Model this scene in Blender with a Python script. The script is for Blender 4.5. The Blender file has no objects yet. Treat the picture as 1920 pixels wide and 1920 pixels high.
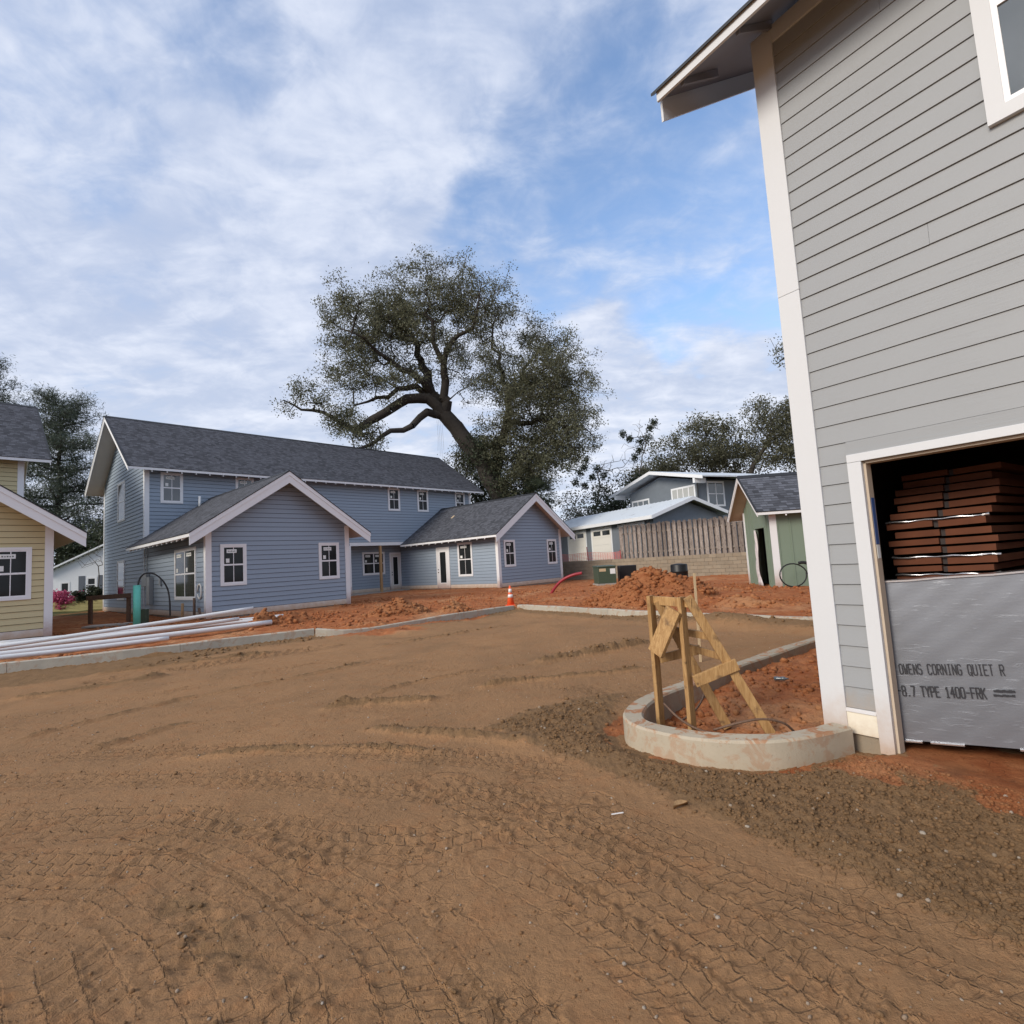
import bpy, math, random
import numpy as np
from mathutils import Vector, Matrix

random.seed(7)
RNG = np.random.default_rng(11)
SC = bpy.context.scene
COL = SC.collection
R = math.radians

# ------------------------------------------------------------------ camera
cam_d = bpy.data.cameras.new("camera")
cam = bpy.data.objects.new("camera", cam_d)
COL.objects.link(cam)
cam_d.sensor_width = 36.0
cam_d.lens = 1021.7 / 1920 * 36
cam_d.clip_start = 0.05
cam_d.clip_end = 3000
_p, _r = R(5.279), R(3.411)
_f = Vector((0, math.cos(_p), math.sin(_p)))
_rt = Vector((1, 0, 0))
_dn = _f.cross(_rt)
_rt2 = math.cos(_r) * _rt + math.sin(_r) * _dn
_dn2 = -math.sin(_r) * _rt + math.cos(_r) * _dn
_m = Matrix((_rt2, -_dn2, -_f)).transposed().to_4x4()
_m.translation = (0, 0, 1.65)
cam.matrix_world = _m
SC.camera = cam

# ------------------------------------------------------------------ world, sun, exposure
SUN_AZ, SUN_EL = R(230), R(28)          # compass azimuth (from +Y towards +X) and height of the veiled sun
w = bpy.data.worlds.new("World")
SC.world = w
w.use_nodes = True
wt = w.node_tree
for n in list(wt.nodes):
    wt.nodes.remove(n)


class NT:
    """short-hand for building node trees"""
    def __init__(s, t):
        s.t = t

    def n(s, kind, **kw):
        nd = s.t.nodes.new(kind)
        for k, v in kw.items():
            if k.startswith('i_'):
                nd.inputs[k[2:].replace('_', ' ')].default_value = v
            else:
                setattr(nd, k, v)
        return nd

    def l(s, a, b):
        s.t.links.new(a, b)

    def val(s, sock, x):
        if hasattr(x, 'is_output') or isinstance(x, bpy.types.NodeSocket):
            s.l(x, sock)
        else:
            sock.default_value = x

    def math(s, op, a, b=None, c=None, clamp=False):
        nd = s.t.nodes.new('ShaderNodeMath')
        nd.operation = op
        nd.use_clamp = clamp
        s.val(nd.inputs[0], a)
        if b is not None:
            s.val(nd.inputs[1], b)
        if c is not None:
            s.val(nd.inputs[2], c)
        return nd.outputs[0]

    def vmath(s, op, a, b=None, scale=None):
        nd = s.t.nodes.new('ShaderNodeVectorMath')
        nd.operation = op
        s.val(nd.inputs[0], a)
        if b is not None:
            s.val(nd.inputs[1], b)
        if scale is not None:
            s.val(nd.inputs['Scale'], scale)
        return nd.outputs['Value'] if op in ('DOT_PRODUCT', 'LENGTH', 'DISTANCE') else nd.outputs[0]

    def mix(s, f, a, b, blend='MIX'):
        nd = s.t.nodes.new('ShaderNodeMix')
        nd.data_type = 'RGBA'
        nd.blend_type = blend
        s.val(nd.inputs[0], f)
        s.val(nd.inputs[6], a)
        s.val(nd.inputs[7], b)
        return nd.outputs[2]

    def ramp(s, x, lo, hi, a=0.0, b=1.0):
        nd = s.t.nodes.new('ShaderNodeMapRange')
        nd.interpolation_type = 'SMOOTHSTEP'
        s.val(nd.inputs['Value'], x)
        nd.inputs['From Min'].default_value = lo
        nd.inputs['From Max'].default_value = hi
        nd.inputs['To Min'].default_value = a
        nd.inputs['To Max'].default_value = b
        return nd.outputs[0]

    def noise(s, vec, scale, detail=4, rough=.55, dist=0.0, lac=2.0):
        nd = s.t.nodes.new('ShaderNodeTexNoise')
        if vec is not None:
            s.l(vec, nd.inputs['Vector'])
        nd.inputs['Scale'].default_value = scale
        nd.inputs['Detail'].default_value = detail
        nd.inputs['Roughness'].default_value = rough
        nd.inputs['Distortion'].default_value = dist
        nd.inputs['Lacunarity'].default_value = lac
        return nd.outputs['Fac']


T = NT(wt)
sky = T.n('ShaderNodeTexSky', sky_type='NISHITA', sun_disc=False)
sky.sun_elevation = SUN_EL
sky.sun_rotation = SUN_AZ
sky.altitude = 60
sky.air_density = 1.0
sky.dust_density = 1.2
sky.ozone_density = 2.5
BGS = 0.10
tc = T.n('ShaderNodeTexCoord')
dirv = T.vmath('NORMALIZE', tc.outputs['Generated'])
sp = T.n('ShaderNodeSeparateXYZ')
T.l(dirv, sp.inputs[0])
den = T.math('ADD', T.math('MAXIMUM', sp.outputs['Z'], 0.0), 0.22)
px = T.math('DIVIDE', sp.outputs['X'], den)
py = T.math('DIVIDE', sp.outputs['Y'], den)
cb = T.n('ShaderNodeCombineXYZ')
T.l(px, cb.inputs[0])
T.l(py, cb.inputs[1])
P2 = cb.outputs[0]
mp = T.n('ShaderNodeMapping')
T.l(P2, mp.inputs[0])
mp.inputs['Rotation'].default_value = (0, 0, R(-35))
mp.inputs['Scale'].default_value = (1.0, 1.7, 1.0)
PS = mp.outputs[0]
n_big = T.noise(PS, 1.2, 3, .56, .25)
n_mid = T.noise(PS, 3.6, 5, .60, .4)
n_fin = T.noise(P2, 10.0, 5, .62, .5)
# openings in the cloud deck: soft patches of sky direction where the deck thins
wob = T.vmath('SCALE', T.vmath('SUBTRACT', T.n('ShaderNodeTexNoise', i_Scale=3.0, i_Detail=5.0).outputs['Color'],
                               (.5, .5, .5)), scale=.62)
dw = T.vmath('NORMALIZE', T.vmath('ADD', dirv, wob))
open_ = None
for (d, ang, wgt) in [
        ((.275, .795, .545), 9, 1.0), ((.182, .775, .605), 6, .6), ((.115, .840, .530), 6, .9), ((.035, .865, .50), 5, .8), ((.308, .697, .647), 6, .4), ((.327, .833, .445), 6, .75),
        ((.373, .762, .53), 8, 1.0), ((.44, .62, .64), 9, .5), ((-.378, .611, .695), 5, .7), ((-.506, .625, .595), 5, .4), ((-.75, -.2, .62), 10, .6), ((.7, -.45, .5), 14, .8), ((.2, -.7, .6), 10, .6)]:
    c0 = math.cos(R(ang * 1.55))
    c1 = math.cos(R(ang * .35))
    v = T.math('MULTIPLY', T.ramp(T.vmath('DOT_PRODUCT', dw, tuple(Vector(d).normalized())), c0, c1), wgt)
    open_ = v if open_ is None else T.math('MAXIMUM', open_, v)
cover = T.math('ADD', T.math('MULTIPLY', n_big, .42), T.math('MULTIPLY', n_mid, .58))
cover = T.math('ADD', cover, T.math('MULTIPLY', T.math('SUBTRACT', n_fin, .5), .40))
cover = T.math('SUBTRACT', T.math('ADD', cover, .275), T.math('MULTIPLY', open_, .43))
mask = T.ramp(cover, .17, .76, .04, 1.0)
# brightness of the deck: thin parts bright, thick parts grey-blue
thick = T.math('ADD', T.math('MULTIPLY', T.noise(PS, 2.1, 4, .58, .3), .45), T.math('MULTIPLY', n_mid, .55))
tone = T.ramp(T.math('ADD', thick, T.math('MULTIPLY', T.math('SUBTRACT', n_fin, .5), .30)), .38, .70)
lo_el = T.ramp(sp.outputs['Z'], .0, .45)
c_dark = T.mix(lo_el, (4.1, 4.6, 5.6, 1), (3.3, 3.85, 5.1, 1))
c_lite = T.mix(lo_el, (6.1, 6.35, 6.95, 1), (5.1, 5.45, 6.3, 1))
ccol = T.mix(tone, c_dark, c_lite)
blue = T.mix(1.0, sky.outputs[0], (1.75, 1.75, 1.75, 1), 'MULTIPLY')
fin = T.mix(mask, blue, ccol)
bg = T.n('ShaderNodeBackground')
bg.inputs['Strength'].default_value = BGS
T.l(fin, bg.inputs['Color'])
wo = T.n('ShaderNodeOutputWorld')
T.l(bg.outputs[0], wo.inputs[0])

sun_d = bpy.data.lights.new("sun", 'SUN')
sun_d.energy = 1.9
sun_d.angle = R(24)
sun_d.color = (1.0, .91, .785)
sun = bpy.data.objects.new("sun", sun_d)
COL.objects.link(sun)
_sd = Vector((math.sin(SUN_AZ) * math.cos(SUN_EL), math.cos(SUN_AZ) * math.cos(SUN_EL), math.sin(SUN_EL)))
sun.rotation_euler = (-_sd).to_track_quat('-Z', 'Y').to_euler()
sun.location = _sd * 60

vs = SC.view_settings
SC.display_settings.display_device = 'sRGB'
vs.view_transform = 'Standard'
vs.look = 'None'
vs.exposure = 0.66
vs.gamma = 1.0
SC.cycles.max_bounces = 5
SC.cycles.diffuse_bounces = 3
SC.cycles.glossy_bounces = 2
SC.cycles.transmission_bounces = 3
SC.cycles.caustics_reflective = False
SC.cycles.caustics_refractive = False
vs.use_curve_mapping = False

# ------------------------------------------------------------------ materials
MATS = {}


def new_mat(name):
    m = bpy.data.materials.new(name)
    m.use_nodes = True
    t = m.node_tree
    b = t.nodes['Principled BSDF']
    MATS[name] = m
    return m, NT(t), b


def bump(T, b, h, strength=.3, dist=.01):
    bp = T.n('ShaderNodeBump')
    bp.inputs['Strength'].default_value = strength
    bp.inputs['Distance'].default_value = dist
    T.l(h, bp.inputs['Height'])
    T.l(bp.outputs[0], b.inputs['Normal'])


def ocoord(T):
    return T.n('ShaderNodeTexCoord').outputs['Object']


def scaled(T, vec, sc):
    mp = T.n('ShaderNodeMapping')
    T.l(vec, mp.inputs[0])
    mp.inputs['Scale'].default_value = sc
    return mp.outputs[0]


def c4(c, k=1.0):
    return (c[0] * k, c[1] * k, c[2] * k, 1)


def paint(name, col, rough=.55, var=.06, grain=0.0, dirt=None, dz=(0, 0)):
    """painted board: slow tonal drift, optional embossed grain, optional splash of clay near the ground"""
    m, T, b = new_mat(name)
    o = ocoord(T)
    n = T.noise(o, 1.7, 5, .6)
    n2 = T.noise(o, 23, 3, .6)
    f = T.math('ADD', T.math('MULTIPLY', n, .7), T.math('MULTIPLY', n2, .3))
    col_ = T.mix(f, c4(col, 1 - var), c4(col, 1 + var))
    if dirt:
        s = T.n('ShaderNodeSeparateXYZ')
        T.l(o, s.inputs[0])
        g = T.ramp(T.math('ADD', s.outputs['Z'], T.math('MULTIPLY', T.math('SUBTRACT', T.noise(o, 5, 5, .7), .5), .5)), dz[0], dz[1], 1, 0)
        g = T.math('MULTIPLY', g, .75)
        col_ = T.mix(g, col_, c4(dirt))
        sp_ = T.ramp(T.noise(o, 60, 2, .6), .70, .74)
        col_ = T.mix(T.math('MULTIPLY', sp_, T.math('ADD', T.math('MULTIPLY', g, .8), .04)), col_, c4(dirt, .6))
    T.l(col_, b.inputs['Base Color'])
    b.inputs['Roughness'].default_value = rough
    b.inputs['Specular IOR Level'].default_value = .3
    if grain:
        h = T.noise(scaled(T, o, (2.2, 2.2, 46)), 1.0, 6, .65, 1.6)
        h2 = T.ramp(T.noise(scaled(T, o, (1.1, 1.1, 1.6)), 1.0, 3), .42, .62)
        bump(T, b, T.math('MULTIPLY', h, T.math('ADD', T.math('MULTIPLY', h2, .8), .2)), grain, .006)
    else:
        bump(T, b, n2, .12, .003)
    return m


def wood(name, a, bcol, rough=.75, scale=(28, 28, 2.2), blotch=None, shade=.35, stain=None):
    m, T, b = new_mat(name)
    o = ocoord(T)
    g = T.noise(scaled(T, o, scale), 2.0, 6, .65, 1.2)
    k = T.noise(o, 7, 4, .6)
    col = T.mix(T.ramp(g, .3, .7), c4(a), c4(bcol))
    col = T.mix(T.ramp(k, .55, .75), col, c4(blotch or a, .8))
    kn = T.n('ShaderNodeTexVoronoi')
    kn.inputs['Scale'].default_value = 6
    T.l(o, kn.inputs['Vector'])
    col = T.mix(T.ramp(kn.outputs['Distance'], .05, .11, .7, 0), col, c4(a, .35))
    rnd = T.n('ShaderNodeObjectInfo').outputs['Random']
    col = T.mix(T.math('MULTIPLY', rnd, shade), col, T.mix(1, col, (.45, .42, .40, 1), 'MULTIPLY'))
    if stain:
        sz_ = T.n('ShaderNodeSeparateXYZ')
        T.l(o, sz_.inputs[0])
        top = T.ramp(T.math('ADD', sz_.outputs['Z'], T.math('MULTIPLY', T.math('SUBTRACT', T.noise(o, 3, 5, .7), .5), 1.2)), stain[0], stain[1])
        col = T.mix(T.math('MULTIPLY', top, .75), col, c4(blotch or a, .7))
    T.l(col, b.inputs['Base Color'])
    b.inputs['Roughness'].default_value = rough
    bump(T, b, g, .25, .004)
    return m


def plain(name, col, rough=.5, metal=0.0, var=.12, scale=9.0, bstr=.1, spec=.4):
    m, T, b = new_mat(name)
    o = ocoord(T)
    n = T.noise(o, scale, 5, .6)
    T.l(T.mix(n, c4(col, 1 - var), c4(col, 1 + var)), b.inputs['Base Color'])
    b.inputs['Roughness'].default_value = rough
    b.inputs['Metallic'].default_value = metal
    b.inputs['Specular IOR Level'].default_value = spec
    bump(T, b, n, bstr, .004)
    return m


CLAY = (.34, .15, .065)
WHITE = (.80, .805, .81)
paint('paint_blue', (.295, .358, .432), .5, .05, .25)
paint('paint_grey', (.315, .327, .335), .5, .05, .45, (.36, .27, .18), (.05, .42))
paint('paint_yellow', (.60, .515, .295), .5, .05, .25)
paint('paint_green', (.205, .262, .20), .55, .06, .0)
plain('sheathing', (.05, .048, .045), .9)
paint('soffit_shaded', (.21, .21, .235), .7, .06)  # shade under the eave put into the soffit colour
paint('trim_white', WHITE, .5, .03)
paint('trim_low', WHITE, .5, .03, 0, CLAY, (.20, 1.0))
paint('skirt_low', (.72, .70, .66), .5, .04, 0, (.50, .30, .15), (.25, .75))
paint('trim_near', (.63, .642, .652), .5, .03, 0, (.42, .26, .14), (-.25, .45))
paint('skirt_near', (.80, .75, .62), .5, .04, 0, (.42, .26, .14), (-.2, .22))
paint('soffit', (.62, .58, .53), .7, .06)
plain('soffit_wood', (.46, .36, .27), .8, 0, .15, 4)
plain('vinyl', (.84, .84, .85), .35, 0, .02)
plain('sticker', (.80, .82, .80), .5, 0, .05)
plain('sticker_print', (.14, .17, .16), .6)
plain('dark_metal', (.035, .037, .04), .5, .3)
plain('drip_edge', (.02, .021, .024), .55)
plain('black_plastic', (.012, .012, .013), .45)
plain('black_hose', (.018, .018, .019), .5)
plain('pvc', (.68, .69, .69), .35, 0, .06)
plain('teal_pipe', (.12, .50, .40), .4, 0, .25, 5)
plain('red_conduit', (.30, .028, .042), .4, 0, .2)
plain('cone_orange', (.85, .13, .04), .45, 0, .15)
plain('cone_white', (.78, .75, .72), .4, 0, .1)
plain('transformer_green', (.060, .085, .056), .45, 0, .1)
plain('meter_grey', (.34, .36, .37), .45, .2, .1)
plain('cord_white', (.75, .73, .68), .5)
plain('garage_white', (.74, .72, .67), .55, 0, .05)
plain('neighbour_paint', (.165, .190, .218), .65, 0, .12, 3)
plain('neighbour_dark', (.115, .135, .16), .7, 0, .12, 3)
plain('cottage_white', (.78, .80, .82), .6, 0, .05)
plain('shutter', (.11, .125, .15), .6)
plain('curtain', (.42, .43, .42), .8)
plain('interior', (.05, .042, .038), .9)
plain('cardboard', (.115, .036, .015), .85, 0, .35, 6)
plain('strap', (.03, .022, .02), .6)
plain('jamb', (.52, .43, .33), .7, 0, .12)
plain('sticker_blue', (.05, .11, .30), .5)
plain('ink', (.03, .03, .035), .6)
plain('wrap_white', (.66, .60, .60), .6, 0, .15, 7, .5)
plain('foil_edge', (.82, .82, .84), .22, .9, .05)
plain('stake_wood', (.55, .42, .26), .8)
plain('silt_fabric', (.75, .16, .12), .7)
plain('timber_edge', (.40, .36, .17), .85, 0, .2, 4)
wood('pine_lumber', (.34, .18, .06), (.58, .36, .15), .75, (26, 26, 2.2), (.24, .14, .065), .7)
wood('post_wood', (.34, .20, .09), (.50, .32, .16), .8)
wood('brown_wood', (.115, .065, .04), (.19, .115, .075), .8)
wood('fence_wood', (.17, .135, .115), (.44, .385, .34), .9, (14, 14, 1.2), (.075, .055, .05), .75, (2.9, 3.6))
plain('bark', (.042, .036, .030), .95, 0, .45, 6, .9)
plain('bark_pale', (.15, .13, .11), .95, 0, .35, 6, .6)
plain('palm_trunk', (.11, .085, .06), .95, 0, .4, 8, .9)

# window glass: dark rooms behind a reflecting pane
m, T, b = new_mat('glass')
o = ocoord(T)
T.l(T.mix(T.noise(o, 1.3, 3), (.010, .012, .013, 1), (.035, .038, .038, 1)), b.inputs['Base Color'])
b.inputs['Roughness'].default_value = .06
b.inputs['Specular IOR Level'].default_value = .2
bump(T, b, T.noise(o, 1.1, 2), .03, .02)
m, T, b = new_mat('glass_pale')
o = ocoord(T)
T.l(T.mix(T.noise(o, 1.3, 3), (.06, .075, .085, 1), (.12, .14, .15, 1)), b.inputs['Base Color'])
b.inputs['Roughness'].default_value = .05
b.inputs['Specular IOR Level'].default_value = .9

# asphalt shingles: tabs from the roof's own metre grid
def shingle(name, base, tabw=.26, row=.143, var=.5):
    m, T, b = new_mat(name)
    uv = T.n('ShaderNodeUVMap').outputs[0]
    br = T.n('ShaderNodeTexBrick')
    T.l(uv, br.inputs['Vector'])
    br.inputs['Scale'].default_value = 1
    br.inputs['Brick Width'].default_value = tabw
    br.inputs['Row Height'].default_value = row
    br.inputs['Mortar Size'].default_value = .006
    br.inputs['Mortar Smooth'].default_value = .3
    br.inputs['Bias'].default_value = -.1
    br.offset = .37
    br.squash = 1.25
    br.squash_frequency = 3
    br.inputs['Color1'].default_value = c4(base, 1 - var)
    br.inputs['Color2'].default_value = c4(base, 1 + var)
    br.inputs['Mortar'].default_value = c4(base, .35)
    n = T.noise(uv, 1.1, 6, .65)
    n2 = T.noise(uv, 90, 2, .7)
    col = T.mix(T.ramp(n, .3, .7, .0, .35), br.outputs['Color'], c4(base, 1.25))
    col = T.mix(T.math('MULTIPLY', n2, .5), col, c4(base, .45))
    T.l(col, b.inputs['Base Color'])
    b.inputs['Roughness'].default_value = .9
    b.inputs['Specular IOR Level'].default_value = .25
    h = T.math('ADD', T.math('MULTIPLY', br.outputs['Fac'], -1.0), T.math('MULTIPLY', n2, .5))
    bump(T, b, h, .5, .006)
    return m


shingle('shingle', (.100, .104, .120), .17, .143, .55)
shingle('shingle_shed', (.112, .119, .140), .21, .143, .65)

# standing-seam pale metal roof next door
m, T, b = new_mat('metal_roof')
o = ocoord(T)
st = T.ramp(T.noise(o, .9, 6, .7, .6), .58, .70)
T.l(T.mix(T.math('MULTIPLY', st, .5), (.66, .70, .73, 1), (.24, .23, .22, 1)), b.inputs['Base Color'])
b.inputs['Roughness'].default_value = .45

# concrete with clay smears on top
def concrete(name, col, smear, zt=(0, 0), amt=.8):
    m, T, b = new_mat(name)
    o = T.n('ShaderNodeNewGeometry').outputs['Position']
    n = T.noise(o, 3.0, 6, .65)
    n2 = T.noise(o, 45, 4, .6)
    base = T.mix(n, c4(col, .78), c4(col, 1.2))
    base = T.mix(T.math('MULTIPLY', T.n('ShaderNodeObjectInfo').outputs['Random'], .5), base, c4(col, .62))
    base = T.mix(T.ramp(n2, .62, .72, 0, .45), base, c4(col, .5))
    s = T.ramp(T.noise(o, 5.5, 7, .68, .6), .50, .60)
    nrm = T.n('ShaderNodeSeparateXYZ')
    T.l(T.n('ShaderNodeNewGeometry').outputs['Normal'], nrm.inputs[0])
    up = T.ramp(nrm.outputs['Z'], .3, .9, .38, 1)
    base = T.mix(T.math('MULTIPLY', T.math('MULTIPLY', s, up), amt), base, c4(smear))
    T.l(base, b.inputs['Base Color'])
    b.inputs['Roughness'].default_value = .9
    bump(T, b, T.math('ADD', n2, T.math('MULTIPLY', T.noise(o, 160, 2), .5)), .35, .006)
    return m


concrete('concrete_near', (.46, .395, .295), (.37, .16, .065), amt=.95)
concrete('concrete_far', (.46, .425, .35), (.36, .18, .09), amt=.95)
concrete('concrete_slab', (.40, .37, .33), (.36, .20, .11), amt=.4)
concrete('block_stone', (.30, .25, .185), (.38, .25, .14), amt=.35)

# foil facing of the insulation boards
m, T, b = new_mat('foil')
o = ocoord(T)
g = T.noise(scaled(T, o, (3.0, 3.0, 26)), 1.0, 6, .68, 1.5)
T.l(T.mix(g, (.22, .235, .265, 1), (.285, .30, .33, 1)), b.inputs['Base Color'])
b.inputs['Metallic'].default_value = .65
b.inputs['Roughness'].default_value = .40
crk = T.ramp(T.noise(scaled(T, o, (2.0, 2.0, 14)), 1.6, 7, .7, 1.2), .57, .67)
bump(T, b, T.math('ADD', T.math('MULTIPLY', crk, .55), T.math('MULTIPLY', T.noise(scaled(T, o, (1, 1, 2.2)), 34, 5, .72, .8), .5)), .20, .006)


def leaf(name, a, bb, tr=.25, rough=.6):
    m, T, b = new_mat(name)
    g = T.n('ShaderNodeNewGeometry')
    o = g.outputs['Position']
    f = T.math('ADD', T.math('MULTIPLY', g.outputs['Random Per Island'], .55), T.math('MULTIPLY', T.noise(o, .55, 3), .45))
    col = T.mix(f, c4(a), c4(bb))
    T.l(col, b.inputs['Base Color'])
    b.inputs['Roughness'].default_value = rough
    b.inputs['Specular IOR Level'].default_value = .3
    tl = T.n('ShaderNodeBsdfTranslucent')
    T.l(col, tl.inputs['Color'])
    mx = T.n('ShaderNodeMixShader')
    mx.inputs[0].default_value = tr
    T.l(b.outputs[0], mx.inputs[1])
    T.l(tl.outputs[0], mx.inputs[2])
    T.l(mx.outputs[0], T.t.nodes['Material Output'].inputs[0])
    return m


leaf('leaf_oak', (.075, .082, .048), (.210, .210, .130), .4)
leaf('leaf_dark', (.022, .031, .020), (.070, .085, .046))
leaf('leaf_pine', (.045, .060, .045), (.110, .135, .095), .25)
leaf('leaf_mix', (.065, .070, .042), (.165, .160, .100), .35)
leaf('leaf_palm', (.012, .02, .013), (.04, .055, .03), .15)
leaf('petal', (.42, .06, .15), (.68, .17, .30), .3)

# soil: three earths told apart by where they lie (red clay lots, packed tan base, damp crumbled spoil)
def soil(name, clod=False):
    m, T, b = new_mat(name)
    o = T.n('ShaderNodeNewGeometry').outputs['Position']
    n1 = T.noise(o, .55, 5, .6, .4)
    n2 = T.noise(o, 4.5, 6, .65, .3)
    n3 = T.noise(o, 38, 5, .68)
    n4 = T.noise(o, 190, 3, .7)
    tan = T.mix(T.ramp(n1, .3, .7), (.302, .174, .088, 1), (.362, .203, .099, 1))
    tan = T.mix(T.ramp(n2, .48, .68, 0, .55), tan, (.335, .168, .077, 1))
    dark = T.mix(n2, (.190, .112, .056, 1), (.280, .170, .086, 1))
    red = T.mix(T.ramp(n2, .3, .7), (.315, .098, .036, 1), (.435, .172, .070, 1))
    red = T.mix(T.ramp(n1, .5, .68, 0, .6), red, (.53, .29, .145, 1))
    if clod:
        at = T.n('ShaderNodeAttribute', attribute_name='soil')
        s = T.n('ShaderNodeSeparateColor')
        T.l(at.outputs['Color'], s.inputs[0])
        rnd = T.n('ShaderNodeNewGeometry').outputs['Random Per Island']
        col = T.mix(s.outputs['Red'], dark, red)
        col = T.mix(T.math('MULTIPLY', s.outputs['Green'], 1.0), col, tan)
        col = T.mix(s.outputs['Blue'], col, T.mix(rnd, (.30, .22, .15, 1), (.62, .55, .46, 1)))
        col = T.mix(T.math('MULTIPLY', rnd, .35), col, T.mix(1, col, (.55, .55, .55, 1), 'MULTIPLY'))
    else:
        at = T.n('ShaderNodeAttribute', attribute_name='soil')
        s = T.n('ShaderNodeSeparateColor')
        T.l(at.outputs['Color'], s.inputs[0])
        wobr = T.math('ADD', s.outputs['Red'], T.math('MULTIPLY', T.math('SUBTRACT', n2, .5), .9))
        wobg = T.math('ADD', s.outputs['Green'], T.math('MULTIPLY', T.math('SUBTRACT', T.noise(o, 9, 6, .7), .5), 1.0))
        damp = T.math('MULTIPLY', T.ramp(T.noise(o, .8, 6, .68, .5), .50, .66), .42)
        col = T.mix(T.math('MAXIMUM', damp, T.ramp(wobg, .35, .65)), tan, dark)
        red = T.mix(T.ramp(T.noise(o, 2.3, 6, .7), .52, .66, 0, .6), red, (.20, .085, .040, 1))
        col = T.mix(T.ramp(wobr, .38, .62), col, red)
        col = T.mix(s.outputs['Blue'], col, T.mix(n2, (.055, .065, .022, 1), (.10, .10, .04, 1)))
    sp_ = T.ramp(n4, .66, .74, 0, .5)
    col = T.mix(sp_, col, (.50, .41, .30, 1))
    dk = T.ramp(n3, .28, .46, .55, 0)
    col = T.mix(dk, col, T.mix(1, col, (.55, .52, .5, 1), 'MULTIPLY'))
    T.l(col, b.inputs['Base Color'])
    b.inputs['Roughness'].default_value = .95
    b.inputs['Specular IOR Level'].default_value = .15
    h = T.math('ADD', T.math('MULTIPLY', n3, 1.0), T.math('MULTIPLY', n4, .35))
    if not clod:
        # lug prints of the loader's tyres, from the track's own length and width
        ta = T.n('ShaderNodeAttribute', attribute_name='tread')
        ts = T.n('ShaderNodeSeparateColor')
        T.l(ta.outputs['Color'], ts.inputs[0])
        tcx = T.n('ShaderNodeCombineXYZ')
        T.l(ts.outputs['Red'], tcx.inputs[0])
        T.l(ts.outputs['Green'], tcx.inputs[1])
        jit = T.vmath('SCALE', T.vmath('SUBTRACT', T.n('ShaderNodeTexNoise', i_Scale=13.0, i_Detail=5.0).outputs['Color'], (.5, .5, .5)), scale=.75)
        tb = T.n('ShaderNodeTexBrick')
        T.l(T.vmath('ADD', tcx.outputs[0], jit), tb.inputs['Vector'])
        tb.inputs['Scale'].default_value = 1
        tb.inputs['Brick Width'].default_value = 1
        tb.inputs['Row Height'].default_value = 1
        tb.inputs['Mortar Size'].default_value = .085
        tb.inputs['Mortar Smooth'].default_value = .7
        tb.offset = .5
        gr = T.math('MULTIPLY', T.math('MULTIPLY', tb.outputs['Fac'], ts.outputs['Blue']), T.ramp(T.noise(o, 17, 4, .7), .30, .62))
        h = T.math('SUBTRACT', h, T.math('MULTIPLY', gr, .85))
        vo = T.n('ShaderNodeTexVoronoi', feature='DISTANCE_TO_EDGE')
        vo.inputs['Scale'].default_value = 8.5
        wv = T.vmath('ADD', o, T.vmath('SCALE', T.n('ShaderNodeTexNoise', i_Scale=11.0, i_Detail=6.0).outputs['Color'], scale=.34))
        T.l(wv, vo.inputs['Vector'])
        cr = T.math('MULTIPLY', T.ramp(vo.outputs['Distance'], .0, .030, -1, 0), T.ramp(T.noise(o, 1.6, 5), .50, .60))
        h = T.math('ADD', h, T.math('MULTIPLY', cr, .45))
    bump(T, b, h, .95, .020)
    return m


soil('soil')
soil('soil_clod', True)
M = MATS

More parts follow.
